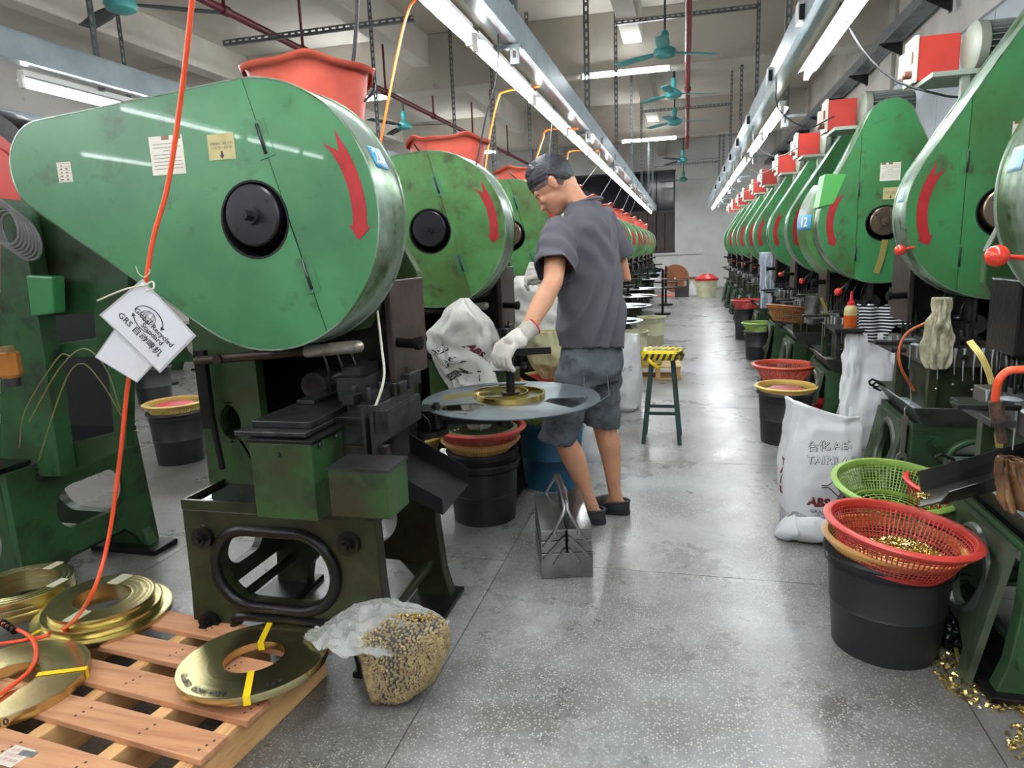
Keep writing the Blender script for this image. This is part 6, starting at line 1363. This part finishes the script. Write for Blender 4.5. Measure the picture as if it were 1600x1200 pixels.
# gloves: five separate fingers each
def glove(parts, name, cuff):
    g_ = M()
    for P, R in parts: limb(g_, P, R, 12)
    a, nr, fs = vox(g_, .0032, 3); o = pobj(name, from_arrays(a, fs), GLOVE, fix=False); return o
px = (wrL-haL).normalized(); K = haL                                 # left hand closed over the top of the post
sx = Vector((.80,-.35,-.10)).normalized()
parts = [([wrL, wrL*.5+K*.5+up*.006, K+px*.02+up*.008], [.030,.036,.034]), ([K+px*.035+sx*.02, K-sx*.01+px*.02], [.032,.030])]
for i, (o_, L_) in enumerate(((-.036,.040),(-.013,.046),(.011,.046),(.034,.040))):
    k0 = K+sx*o_-px*.018+up*.006; k1 = k0-px*.022-up*.022; k2 = k1+Vector((.006,-.004,-.030)); k3 = k2+Vector((.012,.006,-.016))
    parts.append(([K+sx*o_*.8+px*.03+up*.01, k0, k1, k2, k3], [.014,.0145,.0130,.0120,.0105]))
parts.append(([K+px*.03-sx*.035, K-sx*.045-px*.01-up*.018, K-sx*.036-px*.03-up*.045, K-sx*.018-px*.034-up*.056], [.016,.0145,.0125,.0105]))
glove(parts, 'left_glove', None)
def ring(c, d, r, n=20):
    d = d.normalized(); a_ = d.orthogonal().normalized(); b_ = d.cross(a_); return [c+(a_*math.cos(2*PI*i/n)+b_*math.sin(2*PI*i/n))*r for i in range(n)]
for (w0, h0, nm) in ((wrL, haL, 'left_cuff'), (wrR, haR, 'right_cuff')):
    d_ = (w0-h0).normalized(); c = M()
    for i in range(9): c.tube(ring(w0-d_*.02+d_*.0065*i, d_, .0335 if nm[0]=='l' else .032), .0036, 6, closed=True)
    pobj(nm, c, GLOVE, kind='stuff'); pobj('cuff_edging', M().tube(ring(w0-d_*.02+d_*.06, d_, .034 if nm[0]=='l' else .0325), .0035, 6, closed=True), mat('red_edging', sr(200,70,60), .8))
K = haR; px = (wrR-haR).normalized(); sx = Vector((.1,.5,.85)).normalized()   # right hand, loosely curled in front of the chest
parts = [([wrR, wrR*.4+K*.6, K], [.029,.034,.032])]
for i, (o_, L_) in enumerate(((-.034,.036),(-.012,.043),(.011,.042),(.032,.036))):
    k0 = K+sx*o_-px*.028; k1 = k0-px*L_*.8-up*.004*(3-i); k2 = k1-px*.010-up*.026-sx*.004; k3 = k2+px*.010-up*.018
    parts.append(([K+sx*o_*.8+px*.01, k0, k1, k2, k3], [.014,.014,.0125,.0112,.0095]))
parts.append(([K+px*.03-up*.02, K-px*.01-up*.046+lf*.01, K-px*.036-up*.058+lf*.014, K-px*.056-up*.050+lf*.012], [.016,.014,.012,.010]))
glove(parts, 'right_glove', None)
# clogs
for a_ in (aL, aR):
    ft = Vector((-.94,.34,0)).normalized(); sd = Vector((-ft.y, ft.x, 0)); c = a_-up*.075; q = M()
    def sole(u, v):
        t_ = 2*PI*u; r_ = [.0,.9,1,1,.94,.9][min(5,int(v*5.01))]; z = [0,0,.006,.022,.028,.028][min(5,int(v*5.01))]
        return tuple(c+ft*(.038+.112*r_*math.cos(t_))+sd*(.043*r_*math.sin(t_)*(1+.1*math.cos(t_)))+up*z)
    q.grid(sole, 32, 6, cu=True); q.add([tuple(c+ft*(.038+.10*math.cos(2*PI*i/24))+sd*.038*math.sin(2*PI*i/24)+up*.026) for i in range(24)], [tuple(range(24))])
    CL = mat('black_clog', sr(38,42,46), .5, 0, sr(60,64,68), 9, .5, .7)
    cl = pobj('clog', q, CL)
    q = M()
    def vamp(u, v): t_ = PI*u; x = .02+.095*v; w_ = .047*(1-.35*v**2); return tuple(c+ft*(.015+x)+sd*w_*math.cos(t_)+up*(.02+(.068-.036*v)*math.sin(t_)))
    q.grid(vamp, 16, 8)
    def heel(u, v): t_ = PI*.5+PI*u; return tuple(c+ft*(.04+.108*math.cos(t_))+sd*.046*math.sin(t_)+up*(.02+.036*v+.014*math.sin(PI*u)*v))
    q.grid(heel, 20, 4); q.tube([c+ft*(.04+.108*math.cos(PI*.5+PI*u/16))+sd*.047*math.sin(PI*.5+PI*u/16)+up*(.056+.014*math.sin(PI*u/16)) for u in range(17)], .005, 6)
    q.v = [tuple(Vector(p)+off) for p in q.v]; obj('clog_upper', q, CL, man, solid=.004)
